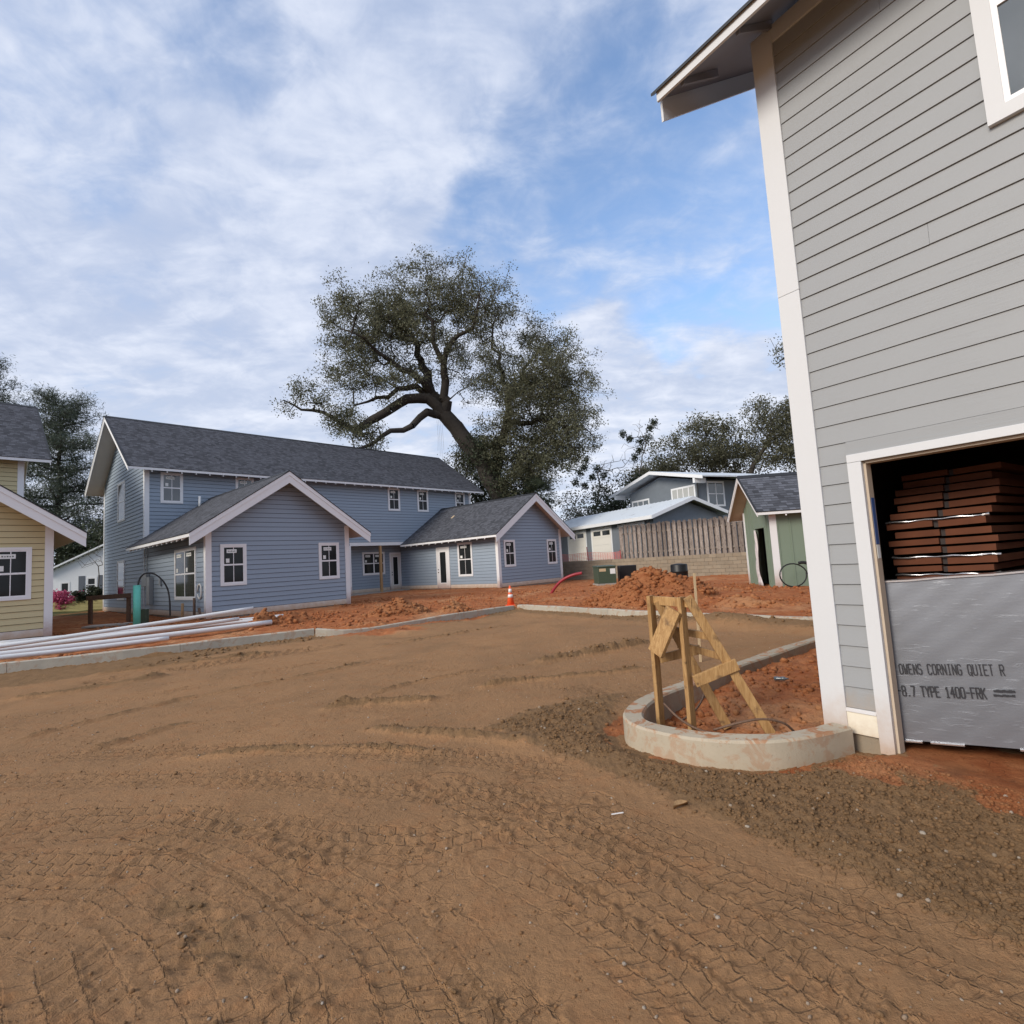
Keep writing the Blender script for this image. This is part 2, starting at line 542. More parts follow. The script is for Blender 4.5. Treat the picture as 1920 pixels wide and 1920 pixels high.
# ------------------------------------------------------------------ mesh helpers
class MB:
    """collects shapes, then links them as ONE mesh object"""
    def __init__(s):
        s.v = []
        s.f = []
        s.uv = None

    def add(s, vs, fs):
        o = len(s.v)
        s.v.extend([tuple(map(float, p)) for p in vs])
        s.f.extend([tuple(i + o for i in f) for f in fs])
        return s

    def box(s, a, b):
        (x0, y0, z0), (x1, y1, z1) = a, b
        return s.add([(x0, y0, z0), (x1, y0, z0), (x1, y1, z0), (x0, y1, z0), (x0, y0, z1), (x1, y0, z1), (x1, y1, z1), (x0, y1, z1)],
                     [(0, 3, 2, 1), (4, 5, 6, 7), (0, 1, 5, 4), (1, 2, 6, 5), (2, 3, 7, 6), (3, 0, 4, 7)])

    def hexa(s, p):     # eight corners: four of one end, four of the other
        return s.add(p, [(0, 3, 2, 1), (4, 5, 6, 7), (0, 1, 5, 4), (1, 2, 6, 5), (2, 3, 7, 6), (3, 0, 4, 7)])

    def bar(s, a, b, w, h, up=(0, 0, 1), ch=0.0):   # timber from a to b, width w, depth h along up
        a, b, up = Vector(a), Vector(b), Vector(up)
        d = (b - a).normalized()
        sx = d.cross(up).normalized() * (w / 2)
        uy = sx.cross(d).normalized() * (h / 2)
        if ch <= 0:
            pr = [(-1, -1), (1, -1), (1, 1), (-1, 1)]
        else:
            k = 1 - ch
            pr = [(-k, -1), (k, -1), (1, -k), (1, k), (k, 1), (-k, 1), (-1, k), (-1, -k)]
        n = len(pr)
        vs = [a + sx * i + uy * j for i, j in pr] + [b + sx * i + uy * j for i, j in pr]
        fs = [tuple(range(n - 1, -1, -1)), tuple(range(n, 2 * n))] + [(i, (i + 1) % n, n + (i + 1) % n, n + i) for i in range(n)]
        return s.add(vs, fs)

    def prism(s, pts, off):     # planar polygon (3D points) extruded by off
        n = len(pts)
        off = Vector(off)
        vs = [Vector(p) for p in pts] + [Vector(p) + off for p in pts]
        fs = [tuple(range(n - 1, -1, -1)), tuple(range(n, 2 * n))] + [(i, (i + 1) % n, n + (i + 1) % n, n + i) for i in range(n)]
        return s.add(vs, fs)

    def tube(s, pts, r, n=8, cap=True):
        pts = [Vector(p) for p in pts]
        rr = r if isinstance(r, (list, tuple)) else [r] * len(pts)
        o = len(s.v)
        side = None
        for i, p in enumerate(pts):
            d = (pts[min(i + 1, len(pts) - 1)] - pts[max(i - 1, 0)]).normalized()
            ref = Vector((0, 0, 1)) if abs(d.z) < .95 else Vector((1, 0, 0))
            u = d.cross(ref).normalized() if side is None else (side - d * side.dot(d)).normalized()
            side = u
            v = d.cross(u)
            for k in range(n):
                a = 2 * math.pi * k / n
                s.v.append(tuple(p + (u * math.cos(a) + v * math.sin(a)) * rr[i]))
        for i in range(len(pts) - 1):
            for k in range(n):
                k2 = (k + 1) % n
                s.f.append((o + i * n + k, o + i * n + k2, o + (i + 1) * n + k2, o + (i + 1) * n + k))
        if cap:
            s.f.append(tuple(o + k for k in range(n - 1, -1, -1)))
            s.f.append(tuple(o + (len(pts) - 1) * n + k for k in range(n)))
        return s

    def lathe(s, prof, c=(0, 0, 0), n=20):
        o = len(s.v)
        for r, z in prof:
            for k in range(n):
                a = 2 * math.pi * k / n
                s.v.append((c[0] + r * math.cos(a), c[1] + r * math.sin(a), c[2] + z))
        for i in range(len(prof) - 1):
            for k in range(n):
                k2 = (k + 1) % n
                s.f.append((o + i * n + k, o + i * n + k2, o + (i + 1) * n + k2, o + (i + 1) * n + k))
        s.f.append(tuple(o + k for k in range(n - 1, -1, -1)))
        s.f.append(tuple(o + (len(prof) - 1) * n + k for k in range(n)))
        return s

    def build(s, name, mat, parent=None, smooth=False, bev=0.0):
        me = bpy.data.meshes.new(name)
        me.from_pydata(s.v, [], s.f)
        if s.uv:
            l = me.uv_layers.new(name='UVMap')
            l.data.foreach_set('uv', np.array(s.uv, dtype=np.float32).ravel())
        me.materials.append(M[mat])
        if smooth:
            me.shade_smooth()
        o = bpy.data.objects.new(name, me)
        COL.objects.link(o)
        if parent is not None:
            o.parent = parent
        if bev:
            md = o.modifiers.new('bevel', 'BEVEL')
            md.width = bev
            md.segments = 2
            md.limit_method = 'ANGLE'
            md.angle_limit = R(40)
        return o


def np_obj(name, V, F, mat, parent=None, smooth=False, attr=None):
    """V (n,3), F (m,4) or (m,3) arrays -> one object"""
    me = bpy.data.meshes.new(name)
    V = np.asarray(V, np.float32)
    F = np.asarray(F, np.int32)
    k = F.shape[1]
    me.vertices.add(len(V))
    me.vertices.foreach_set('co', V.ravel())
    me.loops.add(F.size)
    me.loops.foreach_set('vertex_index', F.ravel())
    me.polygons.add(len(F))
    me.polygons.foreach_set('loop_start', np.arange(0, F.size, k, dtype=np.int32))
    if attr is not None:
        a = me.color_attributes.new('soil', 'FLOAT_COLOR', 'POINT')
        c = np.ones((len(V), 4), np.float32)
        c[:, :3] = attr
        a.data.foreach_set('color', c.ravel())
    me.update(calc_edges=True)
    me.materials.append(M[mat])
    if smooth:
        me.shade_smooth()
    o = bpy.data.objects.new(name, me)
    COL.objects.link(o)
    if parent is not None:
        o.parent = parent
    return o


def tag(o, label, cat, group=None):
    o['label'] = label
    o['category'] = cat
    if group:
        o['group'] = group
    return o


def kind(o, k):
    o['kind'] = k
    return o


def thing(name, label, cat, loc=(0, 0, 0), rz=0.0, group=None):
    o = bpy.data.objects.new(name, None)
    o.empty_display_size = .3
    COL.objects.link(o)
    o.location = loc
    o.rotation_euler = (0, 0, rz)
    return tag(o, label, cat, group)


# ------------------------------------------------------------------ carpentry
EXP = .178      # lap siding exposure


class Wall:
    """a vertical wall line in a house's own frame; outside is to the right of p0 -> p1"""
    def __init__(s, p0, p1):
        s.p0, s.p1 = Vector(p0), Vector(p1)
        s.d = (s.p1 - s.p0)
        s.L = s.d.length
        s.d.normalize()
        s.n = Vector((s.d.y, -s.d.x))

    def pt(s, a, o, z):     # a along, o outward
        q = s.p0 + s.d * a + s.n * o
        return (q.x, q.y, z)

    def box(s, mb, a0, a1, o0, o1, z0, z1):
        return mb.hexa([s.pt(a0, o0, z0), s.pt(a1, o0, z0), s.pt(a1, o0, z1), s.pt(a0, o0, z1),
                        s.pt(a0, o1, z0), s.pt(a1, o1, z0), s.pt(a1, o1, z1), s.pt(a0, o1, z1)])


def siding(parent, W, z0, z1, mat, left=None, right=None, holes=(), name='siding_board', seams=None, slit=.012, ob=.030, joined=False, every=0):
    """lap boards one by one; left(z)/right(z) give the ends where a roof slope cuts the wall"""
    left = left or (lambda z: 0.0)
    right = right or (lambda z: W.L)
    k = 0
    jmb = MB()
    a_seed = W.p0.x * 3.1 + W.p0.y
    z = z0
    while z < z1 - .02:
        zt = min(z + EXP, z1)
        segs = [(None, None)]
        cuts = sorted([h for h in holes if h[2] < zt - .01 and h[3] > z + .01])
        runs = []
        cur = None
        for h in cuts:
            runs.append((cur, h[0]))
            cur = h[1]
            if h[3] < zt - .02:             # the narrow rip above an opening
                mb = MB()
                W.box(mb, h[0], h[1], 0, .020, h[3] + .002, zt)
                mb.build(name, mat, parent)
        runs.append((cur, None))
        if every and not cuts and k % 2 == 0:
            a = W.L * (.22 + .56 * abs(math.sin(k * 5.37 + a_seed)))
            if left(zt) + .6 < a < right(zt) - .6:
                runs = [(None, a - .002), (a + .002, None)]
        if seams and not cuts:
            for (ks, a) in seams:
                if ks == k:
                    runs = [(None, a - .001), (a + .001, None)]
        for (a0, a1) in runs:
            b0, t0 = (left(z), left(zt)) if a0 is None else (a0, a0)
            b1, t1 = (right(z), right(zt)) if a1 is None else (a1, a1)
            if b1 - b0 < .03:
                continue
            if t1 <= t0:
                t0 = t1 = (t0 + t1) / 2
            mb = jmb if joined else MB()
            ot = .006
            oj = ob + .002 * math.sin(k * 12.9 + a_seed)
            zz = z + slit
            mb.hexa([W.pt(b0, 0, zz), W.pt(b1, 0, zz), W.pt(t1, 0, zt), W.pt(t0, 0, zt),
                     W.pt(b0, oj, zz), W.pt(b1, oj, zz + .0015 * math.sin(k * 7.7 + a_seed)), W.pt(t1, ot, zt), W.pt(t0, ot, zt)])
            if not joined:
                mb.build(name, mat, parent)
        z = zt
        k += 1
    if joined:
        kind(jmb.build('siding', mat, parent), 'stuff')


def window(parent, W, a0, a1, z0, z1, cas=.09, cols=1, rows=2, munt=True, glass='glass', stick=True, trim='trim_white', base=.030, twin=False):
    """casing with sash, panes, muntins and maker's stickers, standing proud of the siding"""
    mb = MB()
    o1 = base + .022
    W.box(mb, a0, a1, 0, o1, z1 - cas, z1)
    W.box(mb, a0, a1, 0, o1, z0, z0 + cas)
    W.box(mb, a0, a0 + cas, 0, o1 - .001, z0 + cas, z1 - cas)
    W.box(mb, a1 - cas, a1, 0, o1 - .001, z0 + cas, z1 - cas)
    win = mb.build('window', trim, parent)
    g0, g1, h0, h1 = a0 + cas, a1 - cas, z0 + cas, z1 - cas
    sh = .035
    fr = MB()
    o2 = base + .012
    xs = [g0 + (g1 - g0) * i / cols for i in range(cols + 1)]
    zm = (h0 + h1) / 2
    for i in range(cols):
        x0, x1 = xs[i], xs[i + 1]
        W.box(fr, x0, x0 + sh, 0, o2, h0, h1)
        W.box(fr, x1 - sh, x1, 0, o2, h0, h1)
        W.box(fr, x0 + sh, x1 - sh, 0, o2 + .001, h0, h0 + sh)
        W.box(fr, x0 + sh, x1 - sh, 0, o2 + .001, h1 - sh, h1)
        W.box(fr, x0 + sh, x1 - sh, 0, o2 + .004, zm - .028, zm + .028)
    fr.build('sash', 'vinyl', win)
    for i in range(cols):
        x0, x1 = xs[i] + sh, xs[i + 1] - sh
        for (q0, q1, up) in ((h0 + sh, zm - .028, 0), (zm + .028, h1 - sh, 1)):
            p = MB()
            W.box(p, x0, x1, 0, base + .002, q0, q1)
            p.build('pane', glass, win)
            if munt:
                p = MB()
                xm = (x0 + x1) / 2
                W.box(p, xm - .011, xm + .011, base + .002, base + .006, q0, q1)
                p.build('muntin', 'vinyl', win)
            if stick and up:
                p = MB()
                ws = (x1 - x0)
                W.box(p, x0 + ws * .14, x0 + ws * .66, base + .006, base + .009, q1 - .20, q1 - .07)
                st = p.build('sticker', 'sticker', win)
                p = MB()
                W.box(p, x0 + ws * .10, x0 + ws * .28, base + .006, base + .009, q0 + .05, q0 + .20)
                p.build('sticker', 'sticker', win)
                p = MB()
                for q in range(5):
                    xa = x0 + ws * (.20 + .085 * q)
                    W.box(p, xa, xa + ws * .055, base + .009, base + .0105, q1 - .155, q1 - .115 - .012 * (q % 2))
                p.build('sticker_print', 'sticker_print', win)
    return win


def door(parent, W, a0, a1, z0, z1, cas=.10, trim='trim_low', leafm='trim_low', base=.030):
    mb = MB()
    o1 = base + .022
    W.box(mb, a0, a0 + cas, 0, o1, z0, z1)
    W.box(mb, a1 - cas, a1, 0, o1, z0, z1)
    W.box(mb, a0 + cas, a1 - cas, 0, o1 - .001, z1 - cas, z1)
    d = mb.build('door', trim, parent)
    p = MB()
    b0, b1, t = a0 + cas, a1 - cas, z1 - cas
    W.box(p, b0, b1, 0, base + .006, z0, t)
    p.build('door_leaf', leafm, d)
    w_ = b1 - b0
    p = MB()
    g0, g1, h0, h1 = b0 + w_ * .24, b1 - w_ * .24, z0 + .34, t - .20
    for q in ((g0 - .04, g0, h0 - .04, h1 + .04), (g1, g1 + .04, h0 - .04, h1 + .04)):
        W.box(p, q[0], q[1], base + .006, base + .018, q[2], q[3])
    W.box(p, g0, g1, base + .006, base + .0175, h0 - .04, h0)
    W.box(p, g0, g1, base + .006, base + .0175, h1, h1 + .04)
    p.build('lite_frame', 'vinyl', d)
    p = MB()
    W.box(p, g0, g1, base + .006, base + .010, h0, h1)
    p.build('pane', 'glass', d)
    p = MB()
    for zz in (z0 + .95, z0 + 1.12):
        W.box(p, b0 + .04, b0 + .09, base + .006, base + .05, zz, zz + .05)
    p.build('handle', 'dark_metal', d)
    return d


def gable_roof(parent, axis, c, a0, a1, zr, half, slope, thick=.13, rake_ends=(0,), rake=.24, tails=.61, tail_sides=(-1,), mat='shingle',
               fas=.12, sides=(-1, 1), clip=None, soff='soffit', over=.5, fascia_rng=None, trim='trim_white', rtrim=.09):
    """gable roof; ridge along axis at cross position c, from a0 to a1; zr = top of the ridge"""
    def m(a, h, z):
        return (c + h, a, z) if axis == 'y' else (a, c + h, z)
    for sd in sides:
        ze = zr - slope * half
        mb = MB()
        mb.hexa([m(a0, 0, zr - thick), m(a0, sd * half, ze - thick), m(a0, sd * half, ze), m(a0, 0, zr),
                 m(a1, 0, zr - thick), m(a1, sd * half, ze - thick), m(a1, sd * half, ze), m(a1, 0, zr)])
        rf = mb.build('roof', soff, parent)
        # shingle courses
        n = int(round(math.hypot(half, half * slope) / .143))
        mb = MB()
        uv = []
        run = half + .03
        for i in range(n):
            h0, h1 = run * i / n, run * (i + 1) / n          # from ridge down
            zt, zb = zr - slope * h0 + .006, zr - slope * h1 + .016
            y0, y1 = a0 - .02, a1 + .02
            o = len(mb.v)
            mb.v += [m(y0, sd * h0, zt), m(y1, sd * h0, zt), m(y1, sd * h1, zb), m(y0, sd * h1, zb),
                     m(y0, sd * h1, zb - .014), m(y1, sd * h1, zb - .014)]
            mb.f += [(o, o + 1, o + 2, o + 3), (o + 3, o + 2, o + 5, o + 4)]
            v0, v1 = -.143 * i, -.143 * (i + 1)
            uv += [(y0, v0), (y1, v0), (y1, v1 + .001), (y0, v1 + .001), (y0, v1 + .002), (y1, v1 + .002), (y1, v1 + .001), (y0, v1 + .001)]
        mb.uv = uv
        kind(mb.build('shingles', mat, rf), 'stuff')
        # eave fascia
        f0, f1 = fascia_rng if fascia_rng else (a0, a1)
        mb = MB()
        hx = sd * (half + .002)
        hx2 = sd * (half + .024)
        mb.hexa([m(f0, hx, ze - .02 - fas), m(f1, hx, ze - .02 - fas), m(f1, hx, ze - .02), m(f0, hx, ze - .02),
                 m(f0, hx2, ze - .02 - fas), m(f1, hx2, ze - .02 - fas), m(f1, hx2, ze - .02), m(f0, hx2, ze - .02)])
        mb.build('fascia', trim, rf)
        mb = MB()
        hx3 = sd * (half + .034)
        mb.hexa([m(f0, hx, ze - .018), m(f1, hx, ze - .018), m(f1, hx, ze + .004), m(f0, hx, ze + .004),
                 m(f0, hx3, ze - .03), m(f1, hx3, ze - .03), m(f1, hx3, ze + .0), m(f0, hx3, ze + .0)])
        mb.build('drip_edge', 'drip_edge', rf)
        if sd in tail_sides and tails:
            a = a0 + .9
            while a < a1 - .2:
                mb = MB()
                mb.hexa([m(a - .022, sd * (half - .45), ze + slope * .45 - thick - .10), m(a + .022, sd * (half - .45), ze + slope * .45 - thick - .10),
                         m(a + .022, sd * (half - .45), ze + slope * .45 - thick), m(a - .022, sd * (half - .45), ze + slope * .45 - thick),
                         m(a - .022, sd * (half - .004), ze - thick - .085), m(a + .022, sd * (half - .004), ze - thick - .085),
                         m(a + .022, sd * (half - .004), ze - thick), m(a - .022, sd * (half - .004), ze - thick)])
                mb.build('rafter_tail', trim, rf)
                a += tails
        for e in rake_ends:
            aa = a0 if e == 0 else a1
            sg = -1 if e == 0 else 1
            y0, y1 = aa + sg * .002, aa + sg * .030
            mb = MB()
            mb.hexa([m(y0, 0, zr - .03 - rake), m(y0, sd * (half + .02), ze - .03 - rake + .03), m(y0, sd * (half + .02), ze - .03), m(y0, 0, zr - .03),
                     m(y1, 0, zr - .03 - rake), m(y1, sd * (half + .02), ze - .03 - rake + .03), m(y1, sd * (half + .02), ze - .03), m(y1, 0, zr - .03)])
            mb.build('rake_board', trim, rf)
            y0, y1 = aa + sg * .030, aa + sg * .050
            mb = MB()
            mb.hexa([m(y0, 0, zr - .03 - rtrim), m(y0, sd * (half + .03), ze - .03 - rtrim), m(y0, sd * (half + .03), ze - .025), m(y0, 0, zr - .025),
                     m(y1, 0, zr - .03 - rtrim), m(y1, sd * (half + .03), ze - .03 - rtrim), m(y1, sd * (half + .03), ze - .025), m(y1, 0, zr - .025)])
            mb.build('rake_trim', trim, rf)
            mb = MB()
            y0, y1 = aa + sg * .002, aa + sg * .062
            mb.hexa([m(y0, 0, zr - .02), m(y0, sd * (half + .04), ze - .02), m(y0, sd * (half + .04), ze + .012), m(y0, 0, zr + .012),
                     m(y1, 0, zr - .026), m(y1, sd * (half + .04), ze - .026), m(y1, sd * (half + .04), ze + .010), m(y1, 0, zr + .010)])
            mb.build('drip_edge', 'drip_edge', rf)
    # ridge cap
    mb = MB()
    k = 0.0
    mb.hexa([m(a0 - .02, -.14, zr - slope * .14 + .018), m(a0 - .02, 0, zr + .022), m(a1 + .02, 0, zr + .022), m(a1 + .02, -.14, zr - slope * .14 + .018),
             m(a0 - .02, -.14, zr - slope * .14 + .030), m(a0 - .02, 0, zr + .036), m(a1 + .02, 0, zr + .036), m(a1 + .02, -.14, zr - slope * .14 + .030)])
    mb.hexa([m(a0 - .02, .14, zr - slope * .14 + .018), m(a0 - .02, 0.0005, zr + .022), m(a1 + .02, 0.0005, zr + .022), m(a1 + .02, .14, zr - slope * .14 + .018),
             m(a0 - .02, .14, zr - slope * .14 + .030), m(a0 - .02, 0.0005, zr + .036), m(a1 + .02, 0.0005, zr + .036), m(a1 + .02, .14, zr - slope * .14 + .030)])
    mb.uv = None
    mb.build('ridge_cap', 'drip_edge', parent)


def corner_board(parent, x, y, sx, sy, z0, z1, mat='trim_low', w=.16, t=.040):
    """two boards round an outside corner; sx, sy = outward signs"""
    mb = MB()
    mb.box((min(x + sx * t, x - sx * w), min(y, y + sy * t), z0), (max(x + sx * t, x - sx * w), max(y, y + sy * t), z1))
    mb.box((min(x, x + sx * (t - .001)), min(y, y - sy * w), z0), (max(x, x + sx * (t - .001)), max(y, y - sy * w), z1 - .001))
    return mb.build('corner_board', mat, parent)

# ------------------------------------------------------------------ the lie of the land
BLUE_O = Vector((-10.94, 19.37))
BLUE_RZ = R(47.035)
FX, FY = math.cos(BLUE_RZ), math.sin(BLUE_RZ)


def b2w(u, v):
    return (BLUE_O.x + u * FX - v * FY, BLUE_O.y + u * FY + v * FX)


def hash2(ix, iy, seed):
    h = (ix.astype(np.int64) * 374761393 + iy.astype(np.int64) * 668265263 + seed * 1442695041) & 0x7fffffff
    h = ((h ^ (h >> 13)) * 1274126177) & 0x7fffffff
    return ((h ^ (h >> 16)) & 0xffff) / 65535.0


def vnoise(x, y, seed=0):
    ix, iy = np.floor(x), np.floor(y)
    fx, fy = x - ix, y - iy
    fx = fx * fx * (3 - 2 * fx)
    fy = fy * fy * (3 - 2 * fy)
    a, b = hash2(ix, iy, seed), hash2(ix + 1, iy, seed)
    c, d = hash2(ix, iy + 1, seed), hash2(ix + 1, iy + 1, seed)
    return (a * (1 - fx) + b * fx) * (1 - fy) + (c * (1 - fx) + d * fx) * fy


def fbm(x, y, sc, oct=4, seed=0, gain=.5):
    s, amp, tot = 0, 1.0, 0
    for i in range(oct):
        s = s + amp * vnoise(x * sc + 17.3 * i, y * sc - 9.1 * i, seed + i * 13)
        tot += amp
        amp *= gain
        sc *= 2.03
    return s / tot


def sstep(x, a, b):
    t = np.clip((x - a) / (b - a), 0, 1)
    return t * t * (3 - 2 * t)


def poly_dist(x, y, pts):
    """distance to a polyline, side (+ = left of travel) and arc length of the foot point"""
    best = np.full(x.shape, 1e9)
    side = np.zeros(x.shape)
    arc = np.zeros(x.shape)
    acc = 0.0
    for (x0, y0), (x1, y1) in zip(pts[:-1], pts[1:]):
        dx, dy = x1 - x0, y1 - y0
        L2 = dx * dx + dy * dy
        t = np.clip(((x - x0) * dx + (y - y0) * dy) / L2, 0, 1)
        qx, qy = x0 + t * dx, y0 + t * dy
        d = np.hypot(x - qx, y - qy)
        k = d < best - 1e-9
        best = np.where(k, d, best)
        side = np.where(k, np.sign(dx * (y - y0) - dy * (x - x0)), side)
        arc = np.where(k, acc + t * math.sqrt(L2), arc)
        acc += math.sqrt(L2)
    return best, side, arc


def in_poly(x, y, pts):
    c = np.zeros(x.shape, bool)
    n = len(pts)
    for i in range(n):
        (x0, y0), (x1, y1) = pts[i], pts[(i + 1) % n]
        k = ((y0 > y) != (y1 > y)) & (x < (x1 - x0) * (y - y0) / (y1 - y0 + 1e-12) + x0)
        c ^= k
    return c


def poly_soft(x, y, pts, w):
    """1 inside a polygon, fading over w at its edge"""
    d, _, _ = poly_dist(x, y, list(pts) + [pts[0]])
    return np.clip(np.where(in_poly(x, y, pts), .5 + d / w * .5, .5 - d / w * .5), 0, 1)


KERB = [(-30, 0.2), (-11.13, 11.85), (-8.61, 13.25), (-7.24, 14.34), (-5.68, 15.28), (-4.75, 15.40), (-3.9, 15.9), (-2.56, 17.0), (-1.26, 18.3), (-.1, 19.32),
        (.30, 19.24), (1.77, 17.07), (3.60, 14.40), (5.18, 12.55), (6.10, 11.40), (9.5, 7.3), (16, -1)]
ISLAND = [(5.9, 10.25), (5.11, 9.6), (3.29, 8.1), (2.07, 6.97), (1.56, 6.54), (1.21, 6.12), (1.01, 5.75), (.955, 5.45), (1.03, 5.2), (1.23, 4.95), (1.49, 4.74), (1.79, 4.61),
          (2.12, 4.575), (2.45, 4.67), (2.80, 4.83)]
HOUSE_LINE = [(5.9, 10.25), (2.80, 4.83), (2.86, 4.95), (-20, 40)]
ISL_POLY = ISLAND + [(2.95, 4.9), (-.568 * 6 + 2.853 + 6.5, 10.5)]
CRUM_R = [(-.45, 5.99), (-.01, 6.58), (.66, 7.04), (1.29, 7.16), (.97, 6.15), (.93, 5.35), (1.39, 4.73), (1.93, 4.47), (2.77, 4.81), (3.06, 4.57), (3.42, 3.94), (3.79, 3.68), (4.6, 2.6), (2.6, 1.2),
          (2.13, 2.18), (2.02, 2.44), (1.80, 2.82), (1.51, 3.26), (1.32, 3.53), (1.07, 3.89), (.86, 4.37), (.30, 5.03)]
CRUM_L = [(-12.4, 11.2), (-11.0, 11.9), (-9.3, 12.85), (-7.24, 14.3), (-6.6, 14.0), (-7.2, 12.7), (-8.2, 11.3), (-9.6, 10.2), (-12, 9)]
PATCH = [(-2.23, 3.21), (-1.85, 3.32), (-1.32, 2.83), (-.89, 2.49), (-.98, 2.36), (-1.62, 2.61)]
RIDGES = [  # windrows the grader left: polyline, half width, height, damp
    ([(-6.08, 6.50), (-5.57, 7.47), (-5.15, 8.33), (-4.60, 8.80), (-3.84, 9.59), (-2.86, 10.79)], .055, .030, .5),
    ([(-2.75, 7.12), (-2.34, 7.42), (-1.78, 7.45), (-1.28, 7.45), (-1.06, 7.66)], .12, .055, 1.0),
    ([(-2.25, 7.86), (-1.70, 8.52), (-.94, 9.10), (.21, 9.58)], .05, .030, .5),
    ([(.1, 9.52), (1.21, 10.15), (2.70, 11.01)], .17, .075, 1.0),
    ([(-.75, 7.86), (-.15, 8.18), (.65, 8.32), (1.22, 8.39), (2.06, 8.71)], .09, .045, .8),
    ([(-3.34, 12.63), (-2.29, 13.65), (-.19, 15.54)], .07, .035, .5),
    ([(-8.49, 9.05), (-7.74, 9.41), (-6.95, 10.10), (-6.59, 10.61)], .10, .05, .7),
    ([(-4.77, 5.88), (-4.55, 6.35), (-4.26, 6.86), (-3.91, 7.06)], .06, .035, .6),
    ([(-3.6, 5.62), (-2.6, 5.72), (-1.6, 5.62), (-.6, 5.3)], .09, .030, .6),
    ([(-1.9, 6.35), (-1.2, 6.05), (-.5, 5.75), (.2, 5.4)], .12, .040, .8),
    ([(-8.6, 10.9), (-7.2, 11.8), (-5.5, 12.9)], .10, .045, .8),
]
TRACKS = [  # tyre tracks: centre line, half width, lug length, lug width, depth
    ([(-6.60, 5.87), (-5.54, 5.93), (-3.84, 5.91), (-2.67, 5.81), (-1.49, 5.51), (-.42, 5.15), (.28, 4.78)], .24, .115, .10, .018),
    ([(-4.35, 4.25), (-3.58, 4.27), (-2.74, 4.21), (-1.98, 3.89), (-1.25, 3.36), (-.69, 2.93), (-.3, 2.3)], .34, .13, .13, .018),
    ([(.04, 4.49), (.56, 3.87), (.94, 3.36), (1.33, 2.91), (1.62, 2.57), (1.87, 2.28)], .25, .12, .10, .014),
    ([(-7.82, 10.48), (-6.90, 11.12), (-5.86, 12.30), (-4.55, 13.33)], .42, .24, .17, .055),
    ([(-2.08, 4.09), (-1.36, 3.75), (-.72, 3.66), (-.17, 3.9), (.4, 4.1)], .28, .13, .12, .015),
    ([(-8.5, 7.4), (-6.8, 7.9), (-5.6, 9.2), (-4.3, 10.9)], .26, .15, .13, .018),
    ([(-1.38, 3.38), (-.93, 3.13), (-.42, 2.79), (-.05, 2.2)], .26, .14, .14, .018),
    ([(-3.6, 3.6), (-2.4, 3.45), (-1.7, 3.0), (-1.15, 2.4), (-.8, 1.8)], .34, .13, .12, .018),
    ([(-.7, 4.65), (-.05, 4.0), (.45, 3.3), (.85, 2.7), (1.15, 2.1)], .33, .13, .12, .018),
    ([(-.25, 3.35), (.25, 2.9), (.6, 2.4), (.85, 1.8)], .25, .12, .11, .016),
    ([(-5.8, 5.25), (-4.2, 5.2), (-2.8, 5.05), (-1.6, 4.75), (-.6, 4.45)], .24, .11, .10, .018),
    ([(-3.2, 2.9), (-2.4, 2.75), (-1.9, 2.3), (-1.6, 1.7)], .30, .14, .13, .018),
    ([(1.9, 6.0), (1.0, 7.4), (-.3, 8.6), (-2.0, 9.9), (-4.0, 11.2)], .24, .14, .12, .016),
]
RET_U = 22.2


def island_mask(x, y):
    d, _, _ = poly_dist(x, y, ISL_POLY + [ISL_POLY[0]])
    return np.where(in_poly(x, y, ISL_POLY), np.clip((d - .05) / .09, 0, 1), 0.0)



def near_idx(x, y, pts, m):
    p = np.array(pts)
    return np.where((x > p[:, 0].min() - m) & (x < p[:, 0].max() + m) & (y > p[:, 1].min() - m) & (y < p[:, 1].max() + m))[0]


